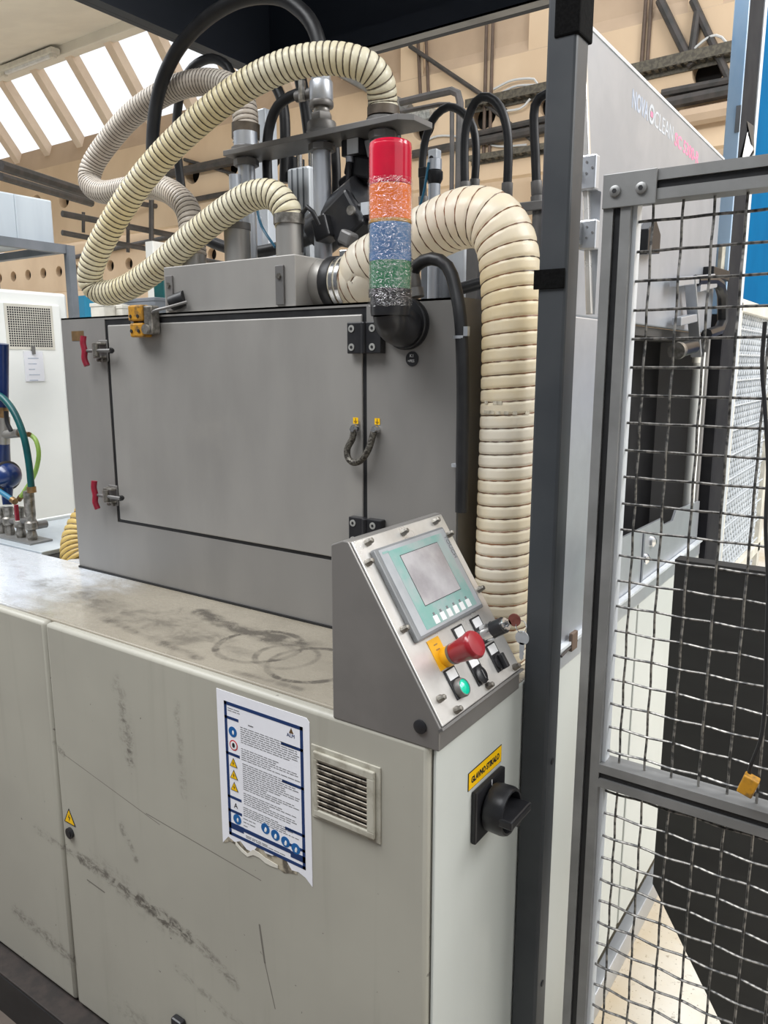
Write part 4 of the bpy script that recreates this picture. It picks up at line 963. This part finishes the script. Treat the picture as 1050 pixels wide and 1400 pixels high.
bhose([(566, 392, .36), (564, 372, .36), (576, 358, .355), (596, 354, .35), (613, 366, .345), (622, 392, .34), (629, 430, .33), (632, 480, .325), (633, 540, .322), (632, 620, .322), (631, 700, .322)], .0115, 'black cable conduit looping over the enclosure corner and down its edge', mt='black_rubber', ends=(0,))
for z0, l in ((pt(632, 463, 'y', .33).z, 'steel cable clip on the conduit, upper'), (pt(632, 638, 'y', .33).z, 'steel cable clip on the conduit, lower')):
    x_ = pt(631, 463, 'y', .33).x
    t = thing('cable_clip', l, 'clip', (x_, .325, z0), 'conduit clips')
    B().lathe([(.0125, 0), (.0125, .005)], (x_, .326, z0), (0, 0, 1), 16).build('band', 'steel_light', t); B().box(x_ + .010, x_ + .018, .318, .326, z0 + .004, z0 + .02).build('tab', 'steel_light', t, False)
# thin blue pneumatic tubes
for pts_, l in ((((352, 288, .6), (358, 310, .6), (376, 338, .58)), 'blue pneumatic tube under the yellow hose bend'), (((586, 222, .93), (580, 260, .93), (573, 285, .93)), 'blue pneumatic tube beside the clevis rod')):
    P = spline([pt(p[0], p[1], 'y', p[2]) for p in pts_], .02); tag(B().tube(P, .0035, 8).build('pneumatic_tube', 'blue_tube', None, True, 0, P[-1]), l, 'tube', 'blue pneumatic tubes')
# ---- aluminium cylinder, columns behind
xa = pt(418, 250, 'y', .68).x
al = thing('aluminium_cylinder', 'white aluminium cylinder body between the tower tubes', 'cylinder', (xa, .68, ZU))
zt_ = pt(418, 226, 'y', .65).z
B().box(xa - .035, xa + .035, .65, .72, ZU, zt_).build('barrel', 'alu_white', al, False, .006)
for dx in (-.018, .0, .018): B().box(xa + dx - .002, xa + dx + .002, .6485, .65, ZU, zt_ - .004).build('slot', 'rack_grey', al, False)
for dx in (-.02, .02): B().cyl((xa + dx, .68, zt_), (xa + dx, .68, zt_ + .05), .008, 10).build('rod', 'chrome', al)
B().box(xa - .045, xa - .036, .66, .72, zt_ - .02, zt_ + .035).build('side_cap', 'black', al, False)
gcol = 'support columns behind the enclosure roof'
for px, y_, wpx, ztop, mt, l in ((356, .85, 22, 2.30, 'alu_white', 'tall pale aluminium profile left behind the tower'), (690, 1.0, 10, 1.95, 'steel_dull', 'dark steel column beside the duct bend'),
                                 (330, .75, 26, 2.0, 'steel_light', 'silver column behind the middle stub'), (620, 1.0, 30, 1.96, 'alu_white', 'pale plate column with yellow sticker right of the beacon'),
                                 (645, .95, 16, 1.95, 'steel_dull', 'grey column left inside the duct arch'), (662, 1.05, 12, 1.95, 'alu_white', 'pale column right inside the duct arch'),
                                 (590, .95, 30, 1.86, 'rack_grey', 'dark grey block behind the conduit loop')):
    a = pt(px - wpx / 2, 340, 'y', y_); c = pt(px + wpx / 2, 340, 'y', y_)
    t = thing('support_column', l, 'column', ((a.x + c.x) / 2, y_, ZU), gcol)
    B().box(a.x, c.x, y_, y_ + .05, ZU - .002, ztop).build('profile', mt, t, False, .004)
    B().box(a.x - .006, c.x + .006, y_ - .008, y_ + .058, ZU - .002, ZU + .012).build('foot_flange', 'steel_dull', t, False, .002)
    if px == 620:
        s = pt(611, 385, 'y', y_); B().box(s.x - .012, s.x + .012, y_ - .001, y_, s.z - .012, s.z + .012).build('sticker', 'sign_yellow', t, False)
a = pt(622, 397, 'y', .75); c = pt(668, 384, 'y', .75)
tag(B().cyl(a, c, .014, 12).build('cross_bar', 'black', None, True, 0, a), 'black round bar passing behind the duct above the enclosure', 'bar')
# clevis rod
xr_ = pt(594, 240, 'y', .95).x
cl = thing('clevis_rod', 'silver clevis rod end with black clamp right of the beacon', 'rod', (xr_, .95, ZU))
zc0 = pt(594, 252, 'y', .95).z; zc1 = pt(594, 205, 'y', .95).z
B().cyl((xr_, .95, ZU), (xr_, .95, zc0), .016, 16).build('rod', 'steel_light', cl)
B().lathe([(.016, 0), (.022, .012), (.022, .03), (.017, .034)], (xr_, .95, zc0), (0, 0, 1), 14).build('black_clamp', 'black_plastic', cl)
B().cyl((xr_, .95, zc0 + .034), (xr_, .95, zc0 + .06), .019, 14).build('collar', 'steel_light', cl)
B().box(xr_ - .013, xr_ + .013, .937, .963, zc0 + .06, zc1).build('clevis_head', 'alu_white', cl, False, .003)
B().cyl((xr_ - .002, .9368, zc1 - .022), (xr_ - .002, .935, zc1 - .022), .006, 12).build('pin_hole', 'ink', cl)
B().box(xr_ - .045, xr_ - .02, .94, .96, zc0 + .02, zc0 + .045).build('clamp_arm', 'black_plastic', cl, False, .003)
# right hose bracket
zz0 = pt(720, 284, 'y', .95).z; x0 = pt(705, 284, 'y', .95).x; x1 = pt(745, 284, 'y', .95).x
br = thing('hose_bracket', 'small steel bracket under the rightmost black hose loop', 'bracket', ((x0 + x1) / 2, .95, ZT))
B().box(x0, x1, .93, .98, zz0 - .012, zz0 + .010).build('arm', 'steel_dull', br, False, .002)
B().cyl((x1 - .018, .955, 1.70), (x1 - .018, .955, zz0), .015, 14).build('pipe', 'steel_dull', br); B().cyl((x1 - .018, .955, 1.69), (x1 - .018, .955, 1.71), .03, 14).build('pipe_foot', 'steel_dull', br)
# ---- black drive motor
mo = thing('drive_motor', 'black angled drive motor with connector behind the beacon', 'motor', pt(470, 330, 'y', .56))
def mbx(pxa, pya, pxb, pyb, y_, w_, th, mt, nm, bev=.004):
    a = pt(pxa, pya, 'y', y_); c = pt(pxb, pyb, 'y', y_); B().obox(a, c, th, w_, (0, 1, 0)).build(nm, mt, mo, False, bev)
a = pt(436, 322, 'y', .58); c = pt(500, 268, 'y', .58)
B().cyl(a, c, .050, 22).build('motor_body', 'black_plastic', mo)
B().obox(pt(462, 318, 'y', .55), pt(497, 283, 'y', .55), .09, .07, (0, 1, 0)).build('gear_case', 'black_plastic', mo, False, .008)
B().obox(pt(437, 318, 'y', .52), pt(456, 308, 'y', .52), .05, .05, (0, 1, 0)).build('connector_box', 'black_plastic', mo, False, .004)
B().box(pt(484, 278, 'y', .53).x, pt(512, 278, 'y', .53).x, .53, .60, pt(500, 300, 'y', .53).z, pt(500, 276, 'y', .53).z).build('end_block', 'black_plastic', mo, False, .006)
q = pt(481, 288, 'y', .505); B().cyl(q, q + Vector((0, -.006, 0)), .010, 14).build('bolt', 'pewter', mo)
q0 = pt(493, 277, 'y', .528); q1 = pt(512, 292, 'y', .528); B().box(q0.x, q1.x, .5285, .5295, q1.z, q0.z).build('type_plate', 'alu_white', mo, False)
q0 = pt(476, 320, 'y', .5); B().obox(pt(468, 322, 'y', .5), pt(484, 330, 'y', .5), .03, .03, (0, 1, 0)).build('bracket', 'steel_dull', mo, False, .006)
a = pt(478, 262, 'y', .62); c = pt(506, 236, 'y', .62)
B().cyl(a, c, .035, 16, .026).build('upper_elbow', 'black_plastic', mo)
B().obox(pt(494, 245, 'y', .6), pt(500, 215, 'y', .6), .07, .05, (0, 1, 0)).build('upper_housing', 'black_plastic', mo, False, .006)
so = thing('solenoid', 'small black solenoid block with silver plate under the tower plate', 'solenoid', pt(474, 215, 'y', .56))
q0 = pt(466, 192, 'y', .56); q1 = pt(491, 210, 'y', .56)
B().box(q0.x, q1.x, .56, .60, q1.z, q0.z).build('block', 'black_plastic', so, False, .003)
B().box(q0.x + .018, q1.x - .002, .558, .56, q1.z + .002, q0.z - .001).build('silver_plate', 'alu_white', so, False)
B().cyl(pt(478, 208, 'y', .57), pt(478, 222, 'y', .57), .009, 10).build('stem', 'steel_light', so)
B().tube(spline([pt(478, 222, 'y', .57), pt(476, 250, 'y', .57), pt(474, 285, 'y', .57)], .02), .006, 8).build('cable', 'black_rubber', so)
q0 = pt(497, 192, 'y', .58); q1 = pt(514, 218, 'y', .58)
tag(B().prism([(q0.x, q0.z), (q1.x, q0.z), (q1.x, q1.z), (q0.x + .012, q1.z)], 'y', .58, .60).build('white_bracket', 'alu_white', None, False, .002, (q0.x, .58, q1.z)), 'pale angled bracket plate just left of the red lens', 'bracket')

# ================================================================== DARK HOOD ABOVE
YH = .98; _h = pt(370, 110, 'y', YH); hz0 = _h.z; hx = _h.x
hd_ = thing('extraction_hood', 'dark navy hood panels hanging above the machine', 'hood', (hx, YH, hz0))
B().box(hx, .25, YH, YH + .02, hz0, hz0 + .6).build('back_panel', 'hood_paint', hd_, False, .002)
B().box(hx - .02, hx, 0.0, YH + .02, hz0, hz0 + .6).build('left_panel', 'hood_paint', hd_, False, .002)
B().box(hx - .02, .25, 0.0, YH + .02, hz0 + .6, hz0 + .62).build('top_panel', 'hood_paint', hd_, False)
B().box(hx, .25, YH - .035, YH, hz0, hz0 + .004).build('rim_flange', 'alu', hd_, False)
B().box(hx, .25, YH - .035, YH - .031, hz0, hz0 + .05).build('rim_lip', 'hood_paint', hd_, False)
B().box(hx, hx + .03, 0.0, YH, hz0, hz0 + .004).build('rim_flange', 'hood_paint', hd_, False)

# ================================================================== GREY POST
pp = thing('grey_post', 'dark grey square steel post in front of the machine side', 'post', (.027, .325, 0))
B().box(.002, .050, .302, .352, 0, hz0 + .60).build('tube', 'post_paint', pp, False, .005)
B().box(-.03, .09, .27, .385, 0, .008).build('foot_plate', 'post_paint', pp, False, .002)
for z_ in (.905, .45): B().cyl((.0502, .330, z_), (.0512, .330, z_), .006, 14).build('bolt_hole', 'ink', pp)
t0 = pt(760, 52, 'y', .30).z
tp0 = tag(B().box(.014, .054, .2995, .356, t0, 2.2).build('felt_pad', 'velvet_tape', None, False, .003, (.03, .32, t0)), 'black felt pad wrapped around the top of the grey post', 'pad', 'black felt pads')
z1, z0 = pt(750, 368, 'y', .30).z, pt(750, 395, 'y', .30).z
tag(B().box(-.004, .0475, .2985, .3015, z0, z1).build('felt_pad', 'velvet_tape', None, False, .001, (.02, .30, z0)), 'black felt strip across the grey post at duct height', 'pad', 'black felt pads')

# ================================================================== MACHINE RIGHT SIDE
rs = thing('side_door', 'grey steel lifting side door with pink and faded blue lettering', 'door', (0, 1.0, 1.68))
B().box(-.024, -.003, .462, 1.54, 1.682, 2.152).build('door_sheet', 'door_grey', rs, False, .003)
B().box(-.026, -.001, .458, 1.54, 2.150, 2.156).build('top_trim', 'alu_white', rs, False)
Mt = frame_mat((-.0028, .728, 2.088), (0, 1, 0), (0, 0, 1))
text('faded_lettering', 'NOVA', .046, 'faded_blue', Mt, rs, .0002, .105, .001)
text('faded_lettering', 'CLEAN', .046, 'faded_white', Mt @ Matrix.Translation((.150, 0, 0)), rs, .0002, .145)
B(Mt).add(*(lambda n=24: ([(.128 + r_ * math.cos(2 * PI * i / n), .017 + r_ * math.sin(2 * PI * i / n), .0004) for r_ in (.012, .019) for i in range(n)], [(i, (i + 1) % n, n + (i + 1) % n, n + i) for i in range(n)]))()).build('faded_ring', 'faded_white', rs, False)
B(Mt).box(.121, .136, .012, .022, .0002, .0005).build('ring_centre', 'pink', rs, False)
text('pink_lettering', 'SC 5300-R', .038, 'pink', Mt @ Matrix.Translation((.312, -.002, 0)), rs, .0002, .225, .0007)
# hinge / guide rail strip at its near edge
gr = thing('guide_rail', 'bright steel guide rail with two clamp blocks left of the gate', 'rail', (.02, .5, 1.7))
for (pa, pb) in (((797, 60), (803, 215)), ((800, 215), (806, 430))):
    a = pt(*pa, 'y', .47); c = pt(*pb, 'y', .47); B().obox(c, a, .012, .010).build('rail', 'steel_bright', gr, False, .002)
a = pt(808, 262, 'y', .47); c = pt(816, 430, 'y', .47)
B().add([pt(803, 255, 'y', .475), pt(822, 262, 'y', .475), pt(813, 430, 'y', .475), pt(806, 428, 'y', .475), pt(803, 255, 'y', .485), pt(822, 262, 'y', .485), pt(813, 430, 'y', .485), pt(806, 428, 'y', .485)], [(0, 1, 2, 3), (7, 6, 5, 4), (0, 4, 5, 1), (1, 5, 6, 2), (2, 6, 7, 3), (3, 7, 4, 0)]).build('rail_flange', 'steel_light', gr, False)
for pyt, pyb in ((214, 258), (302, 340)):
    a = pt(794, pyt, 'y', .462); c = pt(825, pyb, 'y', .462)
    o = B().box(a.x, a.x + .030, .455, .475, c.z, a.z).build('clamp_block', 'steel_light', gr, False, .003)
    for dx, dz in ((.014, -.012), (.024, -.022), (.014, -.03)): B().cyl((a.x + dx, .4548, a.z + dz), (a.x + dx, .4538, a.z + dz), .002, 8).build('dimple', 'ink_grey', o)
q = pt(792, 320, 'y', .45); B().cyl(q - Vector((.015, 0, 0)), q + Vector((.004, 0, 0)), .018, 16).build('roller', 'chrome', gr)
q = pt(790, 236, 'y', .45); B().cyl(q - Vector((.008, 0, 0)), q + Vector((.004, 0, 0)), .007, 12).build('roller', 'chrome', gr)
# pillar panel, sill, opening
sp = thing('side_frame', 'pale steel side frame with sill rail and dark chamber opening', 'machine frame', (0, 1.0, ZT))
B().box(-.12, -.002, .44, .62, 1.04, 1.682).build('pillar', 'steel_light', sp, False, .003)
B().box(-.02, .004, .40, 1.59, 1.018, 1.062).build('sill_rail', 'steel_light', sp, False, .003)
B().box(-.004, .010, .45, 1.59, 1.060, 1.066).build('sill_edge', 'alu_white', sp, False)
B().prism([(.62, 1.062), (1.585, 1.062), (1.585, 1.185), (1.31, 1.20), (1.28, 1.175), (1.19, 1.178), (1.17, 1.20), (.62, 1.215)], 'x', -.012, -.006).build('guard_plate', 'steel_light', sp, False)
B().box(-.006, -.003, 1.0, 1.012, 1.065, 1.19).build('plate_joint', 'rack_grey', sp, False)
for y_, z_ in ((1.08, 1.155), (1.03, 1.12)): B().lathe([(.014, 0), (.014, .006), (.006, .012)], (-.006, y_, z_), (1, 0, 0), 14).build('lock_screw', 'chrome', sp)
B().box(-.17, -.15, .62, 1.59, 1.06, 1.68).build('chamber_back', 'black', sp, False)
B().box(-.15, -.012, 1.57, 1.59, 1.06, 1.68).build('chamber_end', 'inner_light', sp, False)
B().box(-.15, -.012, .62, 1.57, 1.66, 1.68).build('chamber_roof', 'dark_interior', sp, False)
B().cyl((-.03, 1.545, 1.06), (-.03, 1.545, 1.63), .017, 14).build('white_pipe', 'cabinet_white', sp)
B().cyl((-.030, 1.51, 1.60), (-.030, 1.51, 1.63), .012, 12).build('pipe_cap', 'offwhite', sp)
clp = thing('spring_clip', 'rusty spring clip hooked on the sill rail beside the post', 'clip', (.006, .50, 1.06))
B().box(.004, .012, .505, .535, 1.045, 1.082).build('loop', 'brown_pipe', clp, False, .002); B().cyl((.008, .46, 1.050), (.008, .54, 1.058), .0025, 8).build('wire', 'dark_pipe', clp)
# latch handle on the side door
lh = thing('latch_handle', 'black square pull handle with steel latch plate on the side door', 'handle', (.02, 1.25, 1.7))
def PX(px, py, x=.02): return pt(px, py, 'x', x)
hp = [PX(950, 384), PX(974, 383), PX(984, 390), PX(988, 405), PX(988, 438), PX(983, 451), PX(966, 457)]
B().tube(hp, .015, 8).build('grip', 'black_plastic', lh)
B().obox(PX(943, 378), PX(952, 488), .006, .028, (1, 0, 0)).build('latch_plate', 'steel_light', lh, False, .002)
for a_, b_ in (((922, 386), (972, 380)), ((925, 440), (950, 434)), ((952, 394), (975, 388))): B().obox(PX(*a_), PX(*b_), .02, .022, (1, 0, 0)).build('bracket', 'steel_light', lh, False, .002)
B().cyl(PX(928, 479), PX(947, 474), .018, 16).build('knob_body', 'black_plastic', lh); B().cyl(PX(924, 480), PX(928, 479), .021, 16).build('knob_rim', 'pewter', lh)
B().obox(PX(968, 372, .01), PX(990, 378, .01), .03, .03, (1, 0, 0)).build('guide_block', 'black', lh, False, .003)
q = PX(986, 355, .0); B().box(-.003, .008, q.y - .03, q.y + .03, q.z - .04, q.z + .04).build('stop_plate', 'cream_plastic', lh, False, .002)
q = PX(883, 325, .0); B().prism([(q.y - .05, q.z - .04), (q.y + .04, q.z - .03), (q.y + .04, q.z + .01), (q.y, q.z + .035), (q.y - .05, q.z + .01)], 'x', -.003, .02).build('stop_block', 'black_plastic', lh, False, .002)
# corner profile with film, blue machine, far fence
cp = thing('film_post', 'tall profile half covered in light blue protective film with peeling tip', 'post', (0, 1.7, 0))
B().box(-.020, .018, 1.60, 1.612, 1.74, 3.0).build('film_face', 'film_blue', cp, False, .002)
B().box(-.020, .018, 1.60, 1.612, 0, 1.74).build('bare_face', 'film_dark', cp, False, .002)
B().box(-.020, .018, 1.613, 1.80, 0, 3.0).build('dark_face', 'film_dark', cp, False, .002)
B().box(.0, .022, 1.80, 1.835, 0, 3.0).build('white_edge', 'alu_white', cp, False, .002)
q = pt(1028, 190, 'x', .02)
B().add([(.019, 1.69, q.z + .03), (.019, 1.79, q.z + .04), (.024, 1.81, q.z - .04), (.028, 1.73, q.z - .02)], [(0, 1, 2, 3)]).build('film_patch', 'post_paint', cp, False)
B().add([(.020, 1.70, q.z - .0), (.028, 1.77, q.z - .03), (.030, 1.59, q.z - .13), (.020, 1.72, q.z + .01)], [(0, 1, 2), (0, 2, 3)]).build('peeled_tip', 'white_label', cp, False)
B().box(.006, .0185, 1.5985, 1.6, q.z - .02, q.z + .05).build('bare_patch', 'rack_grey', cp, False)
bw = tag(B().box(-.03, -.004, 1.84, 4.5, 1.80, 3.4).build('blue_machine', 'blue_wall', None, False, .01, (-.02, 3, 1.8)), 'saturated blue machine panel behind the film covered post', 'machine')
ff = thing('far_fence', 'far guard fence with diamond mesh beyond the blue film post', 'fence', (.0, 2.3, .8))
FZ0, FZ1 = .80, 1.79; FY0, FY1 = 1.84, 2.60
B().box(-.02, .02, FY0, FY1 + .4, FZ1 - .03, FZ1 + .01).build('top_rail', 'offwhite', ff, False, .003); B().box(-.02, .02, FY0, FY1 + .4, FZ0 + .02, FZ0 + .06).build('bottom_rail', 'offwhite', ff, False, .003)
B().box(-.02, .02, FY0 - .005, FY0 + .02, 0, FZ1).build('stile', 'offwhite', ff, False, .003); B().box(-.02, .02, FY1, FY1 + .05, 0, FZ1).build('stile', 'offwhite', ff, False, .003)
nb = 12
for i in range(1, nb):
    z_ = FZ0 + (FZ1 - FZ0) * i / nb; B().cyl((.012, FY0, z_), (.012, FY1, z_), .003, 6).build('cross_wire', 'alu_white', ff)
dm = B(); stp = .042
n_ = int((FY1 - FY0 + FZ1) / stp) + 2
for i in range(n_):
    for sgn in (1, -1):
        y0 = FY0 + i * stp - (FZ1 if sgn > 0 else 0); 
        # line y = y0 + t, z from 0..FZ1 (sgn up or down)
        pts2 = []
        for z_ in (.0, FZ1):
            yy = y0 + z_ if sgn > 0 else y0 + stp * .5 - z_ + 0
            pts2.append((yy, z_))
        (ya, za), (yb, zb_) = pts2
        def clip(ya, za, yb, zb_):
            lo, hi = 0, 1
            dy = yb - ya
            for bound, s in ((FY0, 1), (FY1, -1)):
                if dy * s > 0: lo = max(lo, (bound - ya) / dy)
                else: hi = min(hi, (bound - ya) / dy)
            return (lo, hi) if lo < hi else None
        c_ = clip(ya, za, yb, zb_)
        if c_: dm.obox((0, ya + (yb - ya) * c_[0], za + (zb_ - za) * c_[0]), (0, ya + (yb - ya) * c_[1], za + (zb_ - za) * c_[1]), .003, .0065, (1, 0, 0))
tag(dm.build('diamond_mesh', 'alu_white', ff, False), None, None, None, 'stuff')
fb = thing('green_machine', 'dark green and navy machine glimpsed through the gate at the right edge', 'machine', (.6, 4.0, 0))
B().box(.02, 1.6, 3.6, 4.6, .0, 1.15).build('green_body', 'green_far', fb, False, .01); B().box(.02, 1.6, 3.65, 4.6, 1.15, 1.75).build('navy_top', 'sign_navy', fb, False, .01)

# ================================================================== DARK GUARD PLATE (behind gate)
dp = thing('guard_plate', 'large dark grey sheet metal guard with clipped corner behind the gate', 'guard', (.6, .8, 0))
B().prism([(.122, 1.180), (.124, .405), (.36, .012), (1.2, .012), (1.2, 1.183)], 'y', .80, .812).build('sheet', 'dark_plate', dp, False, .002)
B().box(.122, 1.2, .798, .84, 1.176, 1.186).build('top_fold', 'dark_plate', dp, False)
for x_ in (.5, 1.1): B().box(x_, x_ + .05, .812, .86, 0, 1.17).build('support_leg', 'post_paint', dp, False)

# ================================================================== MESH GATE
GY = .30; gx0, gx1, gw = .103, 1.05, .041
gt = thing('mesh_gate', 'aluminium framed guard gate with crimped wire mesh at right', 'gate', (.5, GY + .02, 0))
def profile(nm, horiz, a, b_, c):
    """slotted aluminium profile; c = centre, from a to b"""
    h_ = gw / 2; s_ = .0055; dpt = .008
    poly = [(-h_, 0), (-s_, 0), (-s_, dpt), (s_, dpt), (s_, 0), (h_, 0), (h_, .04), (-h_, .04)]
    bb = B()
    if horiz: bb.add([(x, GY + q, c + p) for x in (a, b_) for p, q in poly], [tuple(range(8)), tuple(range(15, 7, -1))] + [(j, (j + 1) % 8, 8 + (j + 1) % 8, 8 + j) for j in range(8)])
    else: bb.prism([(c + p, GY + q) for p, q in poly], 'z', a, b_)
    o = bb.build(nm, 'alu', gt, False)
    if horiz: B().box(a, b_, GY + .0045, GY + .0075, c - .0045, c + .0045).build('slot_rubber', 'black_rubber', o, False)
    else: B().box(c - .0045, c + .0045, GY + .0045, GY + .0075, a, b_).build('slot_rubber', 'black_rubber', o, False)
ZTOP = 1.870
profile('stile', False, .02, ZTOP - .045, gx0 + gw / 2); profile('stile', False, .02, ZTOP, gx1)
profile('top_rail', True, gx0, gx1, ZTOP - gw / 2); profile('mid_rail', True, gx0 + gw, gx1, .922); profile('bottom_rail', True, gx0 + gw, gx1, .06)
B().box(gx0 - .001, gx0 + .077, GY - .004, GY, ZTOP - .047, ZTOP + .001).build('corner_plate', 'alu', gt, False, .001)
for x_ in (gx0 + .018, gx0 + .056):
    o = B().lathe([(.0085, 0), (.008, .003), (.005, .0045)], (x_, GY - .004, ZTOP - .024), (0, -1, 0), 18).build('bolt', 'alu', gt)
    B().cyl((x_, GY - .0085, ZTOP - .024), (x_, GY - .0092, ZTOP - .024), .0035, 6).build('hex_socket', 'ink', o)
PT = .0422; WY = GY + .022; AMP = .0022; WR = .0021
def wire_mesh_(horiz, a, b_, ph):
    """one crimped wire along x (or z) from a to b, local origin at zero of the other axis"""
    n = int((b_ - a) / PT * 6); P = []
    for i in range(n + 1):
        s = a + (b_ - a) * i / n; o_ = AMP * math.cos(PI * (s - (WX0 if horiz else WZ0)) / PT + ph)
        P.append(Vector((s, o_, 0)) if horiz else Vector((0, o_, s)))
    return B().tube(P, WR, 6).mesh('wire', 'wire', Vector((0, 0, 0)), True)
WX0 = .170; WZ0 = 1.594
loc0 = base_of(gt)
xs = [WX0 + i * PT for i in range(0, 21)]
zr = [1.804 - j * PT for j in range(0, 21)]
zr2 = [.886 - j * PT for j in range(0, 19)]
def put(me, x, z):
    o = bpy.data.objects.new('wire', me); COL.objects.link(o); o.parent = gt; o.location = Vector((x, WY, z)) - loc0
for zlo, zhi, rows in ((.935, 1.835, zr), (.075, .905, zr2)):
    WZ0 = rows[0]
    vm_ = [wire_mesh_(False, zlo, zhi, p_) for p_ in (0, PI)]
    for i, x in enumerate(xs): put(vm_[i % 2], x, 0)
    hm_ = [wire_mesh_(True, gx0 + gw - .005, gx1 - gw / 2 + .004, p_) for p_ in (PI, 0)]
    for j, z in enumerate(rows): put(hm_[j % 2], 0, z)
B().box(gx0 + gw, gx0 + gw + .006, GY + .012, GY + .034, .08, 1.83).build('mesh_edge_strip', 'alu_white', gt, False)
# hanging cable with yellow tag
cb = thing('tagged_cable', 'thin black cable on the gate ending in a yellow plug', 'cable', (.37, .285, .97))
cpts = [pt(*p, 'y', .29) for p in ((1046, 440), (1042, 500), (1046, 560), (1050, 640), (1047, 720), (1050, 800), (1048, 880), (1046, 960), (1040, 1010), (1026, 1048), (1024, 1064))]
B().tube(spline(cpts, .01), .0028, 8).build('lead', 'black_rubber', cb)
a = pt(1029, 1062, 'y', .285); c = pt(1018, 1084, 'y', .285)
B().obox(a, c, .022, .018, (0, 1, 0)).build('yellow_plug', 'amber', cb, False, .002)

# ================================================================== VALVES AT LEFT
va = thing('valve_manifold', 'grey pipe manifold with upright fittings on the deck at left', 'valve', (-1.78, .45, ZT))
B().box(-1.95, -1.665, .395, .47, ZT + .002, ZT + .008).build('base_plate', 'alu', va, False)
for px in (2, 13, 28, 43):
    b_ = pt(px, 738, 'z', ZT); x_, y_ = b_.x, .43
    x_ = pt(px, 720, 'y', y_).x; hh = pt(px, 672, 'y', y_).z if px == 43 else pt(px, 694, 'y', y_).z
    B().lathe([(.013, 0), (.016, .01), (.012, .03), (.019, .035), (.019, .055), (.013, .06), (.016, .08), (.016, hh - ZT - .008)], (x_, y_, ZT + .008), (0, 0, 1), 14).build('riser', 'pewter', va)
    B().cyl((x_, y_, ZT + .05), (x_, y_ + .05, ZT + .05), .012, 10).build('side_port', 'steel_dull', va)
B().cyl(pt(0, 712, 'y', .43), pt(44, 712, 'y', .43), .010, 10).build('cross_pipe', 'steel_dull', va)
B().obox(pt(22, 690, 'y', .40), pt(24, 712, 'y', .40), .008, .012, (0, 1, 0)).build('red_lever', 'handle_red', va, False, .002)
bf = thing('filter_housing', 'dark blue pump body with fittings above the grey manifold', 'pump', pt(10, 650, 'y', .45))
c = pt(8, 650, 'y', .46)
B().sphere(c, .042, 20, 12, (1.25, 1.1, 1.0)).build('blue_bowl', 'blue_body', bf)
B().cyl(c + Vector((-.02, 0, .03)), pt(4, 600, 'y', .46), .028, 16, .020).build('neck', 'blue_body', bf)
B().cyl(c + Vector((0, 0, -.035)), pt(10, 690, 'y', .45), .02, 14, .014).build('lower_spout', 'blue_body', bf)
B().lathe([(.046, 0), (.048, .001), (.048, .005), (.046, .006)], c + Vector((.006, 0, 0)), (1, 0, 0), 24).build('flange', 'dark_pipe', bf)
for py0, py1, r_, mt in ((628, 606, .018, 'brass'), (606, 570, .021, 'steel'), (570, 556, .017, 'brass'), (556, 470, .017, 'blue_body')):
    B().cyl(pt(4, py0, 'y', .46), pt(4, py1, 'y', .46), r_, 14).build('fitting', mt, bf)
B().cyl(pt(6, 594, 'y', .46), pt(27, 592, 'y', .46), .014, 12).build('tap_body', 'steel', bf)
B().tube(spline([pt(8, 562, 'y', .44), pt(10, 578, 'y', .44), pt(15, 589, 'y', .44)], .008), .007, 8).build('tap_lever', 'black_plastic', bf)
B().cyl(pt(28, 593, 'y', .46), pt(40, 594, 'y', .46), .008, 10).build('hose_tail', 'brass', bf)
def chose(pts_, r_, mt, label, y_):
    P = spline([pt(*p, 'y', y_) for p in pts_], .012); t = thing('coloured_hose', label, 'hose', P[-1])
    B().tube(P, r_, 12).build('hose_wall', mt, t); d_ = (P[-1] - P[-2]).normalized()
    B().lathe([(r_ * 1.3, 0), (r_ * 1.3, .018)], P[-1] - d_ * .006, d_, 10).build('end_fitting', 'brass', t)
chose([(-6, 538), (6, 546), (20, 565), (32, 595), (39, 630), (43, 668)], .0105, 'teal_hose', 'dark teal hose curving down to the rightmost riser', .43)
chose([(41, 594), (49, 602), (53, 620), (50, 640), (44, 655), (36, 668), (28, 680)], .007, 'lime_hose', 'translucent lime green hose beside the teal hose', .47)
chose([(-6, 668), (6, 676), (18, 684)], .008, 'blue_tube', 'blue hose stub crossing the pump bottom', .415)
# small clutter behind the enclosure roof edge
for px, py, y_, mt, l in ((133, 424, .9, 'offwhite', 'small white box behind the enclosure roof, left'), (158, 427, .95, 'offwhite', 'small white box behind the enclosure roof, beside the interlock'), (180, 418, 1.0, 'rack_grey', 'low grey casing behind the yellow interlock')):
    q = pt(px, py, 'y', y_); w_ = .04 if mt == 'offwhite' else .13
    t = thing('roof_box', l, 'box', (q.x, y_, ZU)); B().box(q.x - w_, q.x + w_, y_, y_ + .1, ZU, q.z + .025).build('case', mt, t, False, .004); B().box(q.x - w_ - .002, q.x + w_ + .002, y_ - .002, y_ + .102, q.z + .012, q.z + .025).build('lid', mt, t, False, .002)
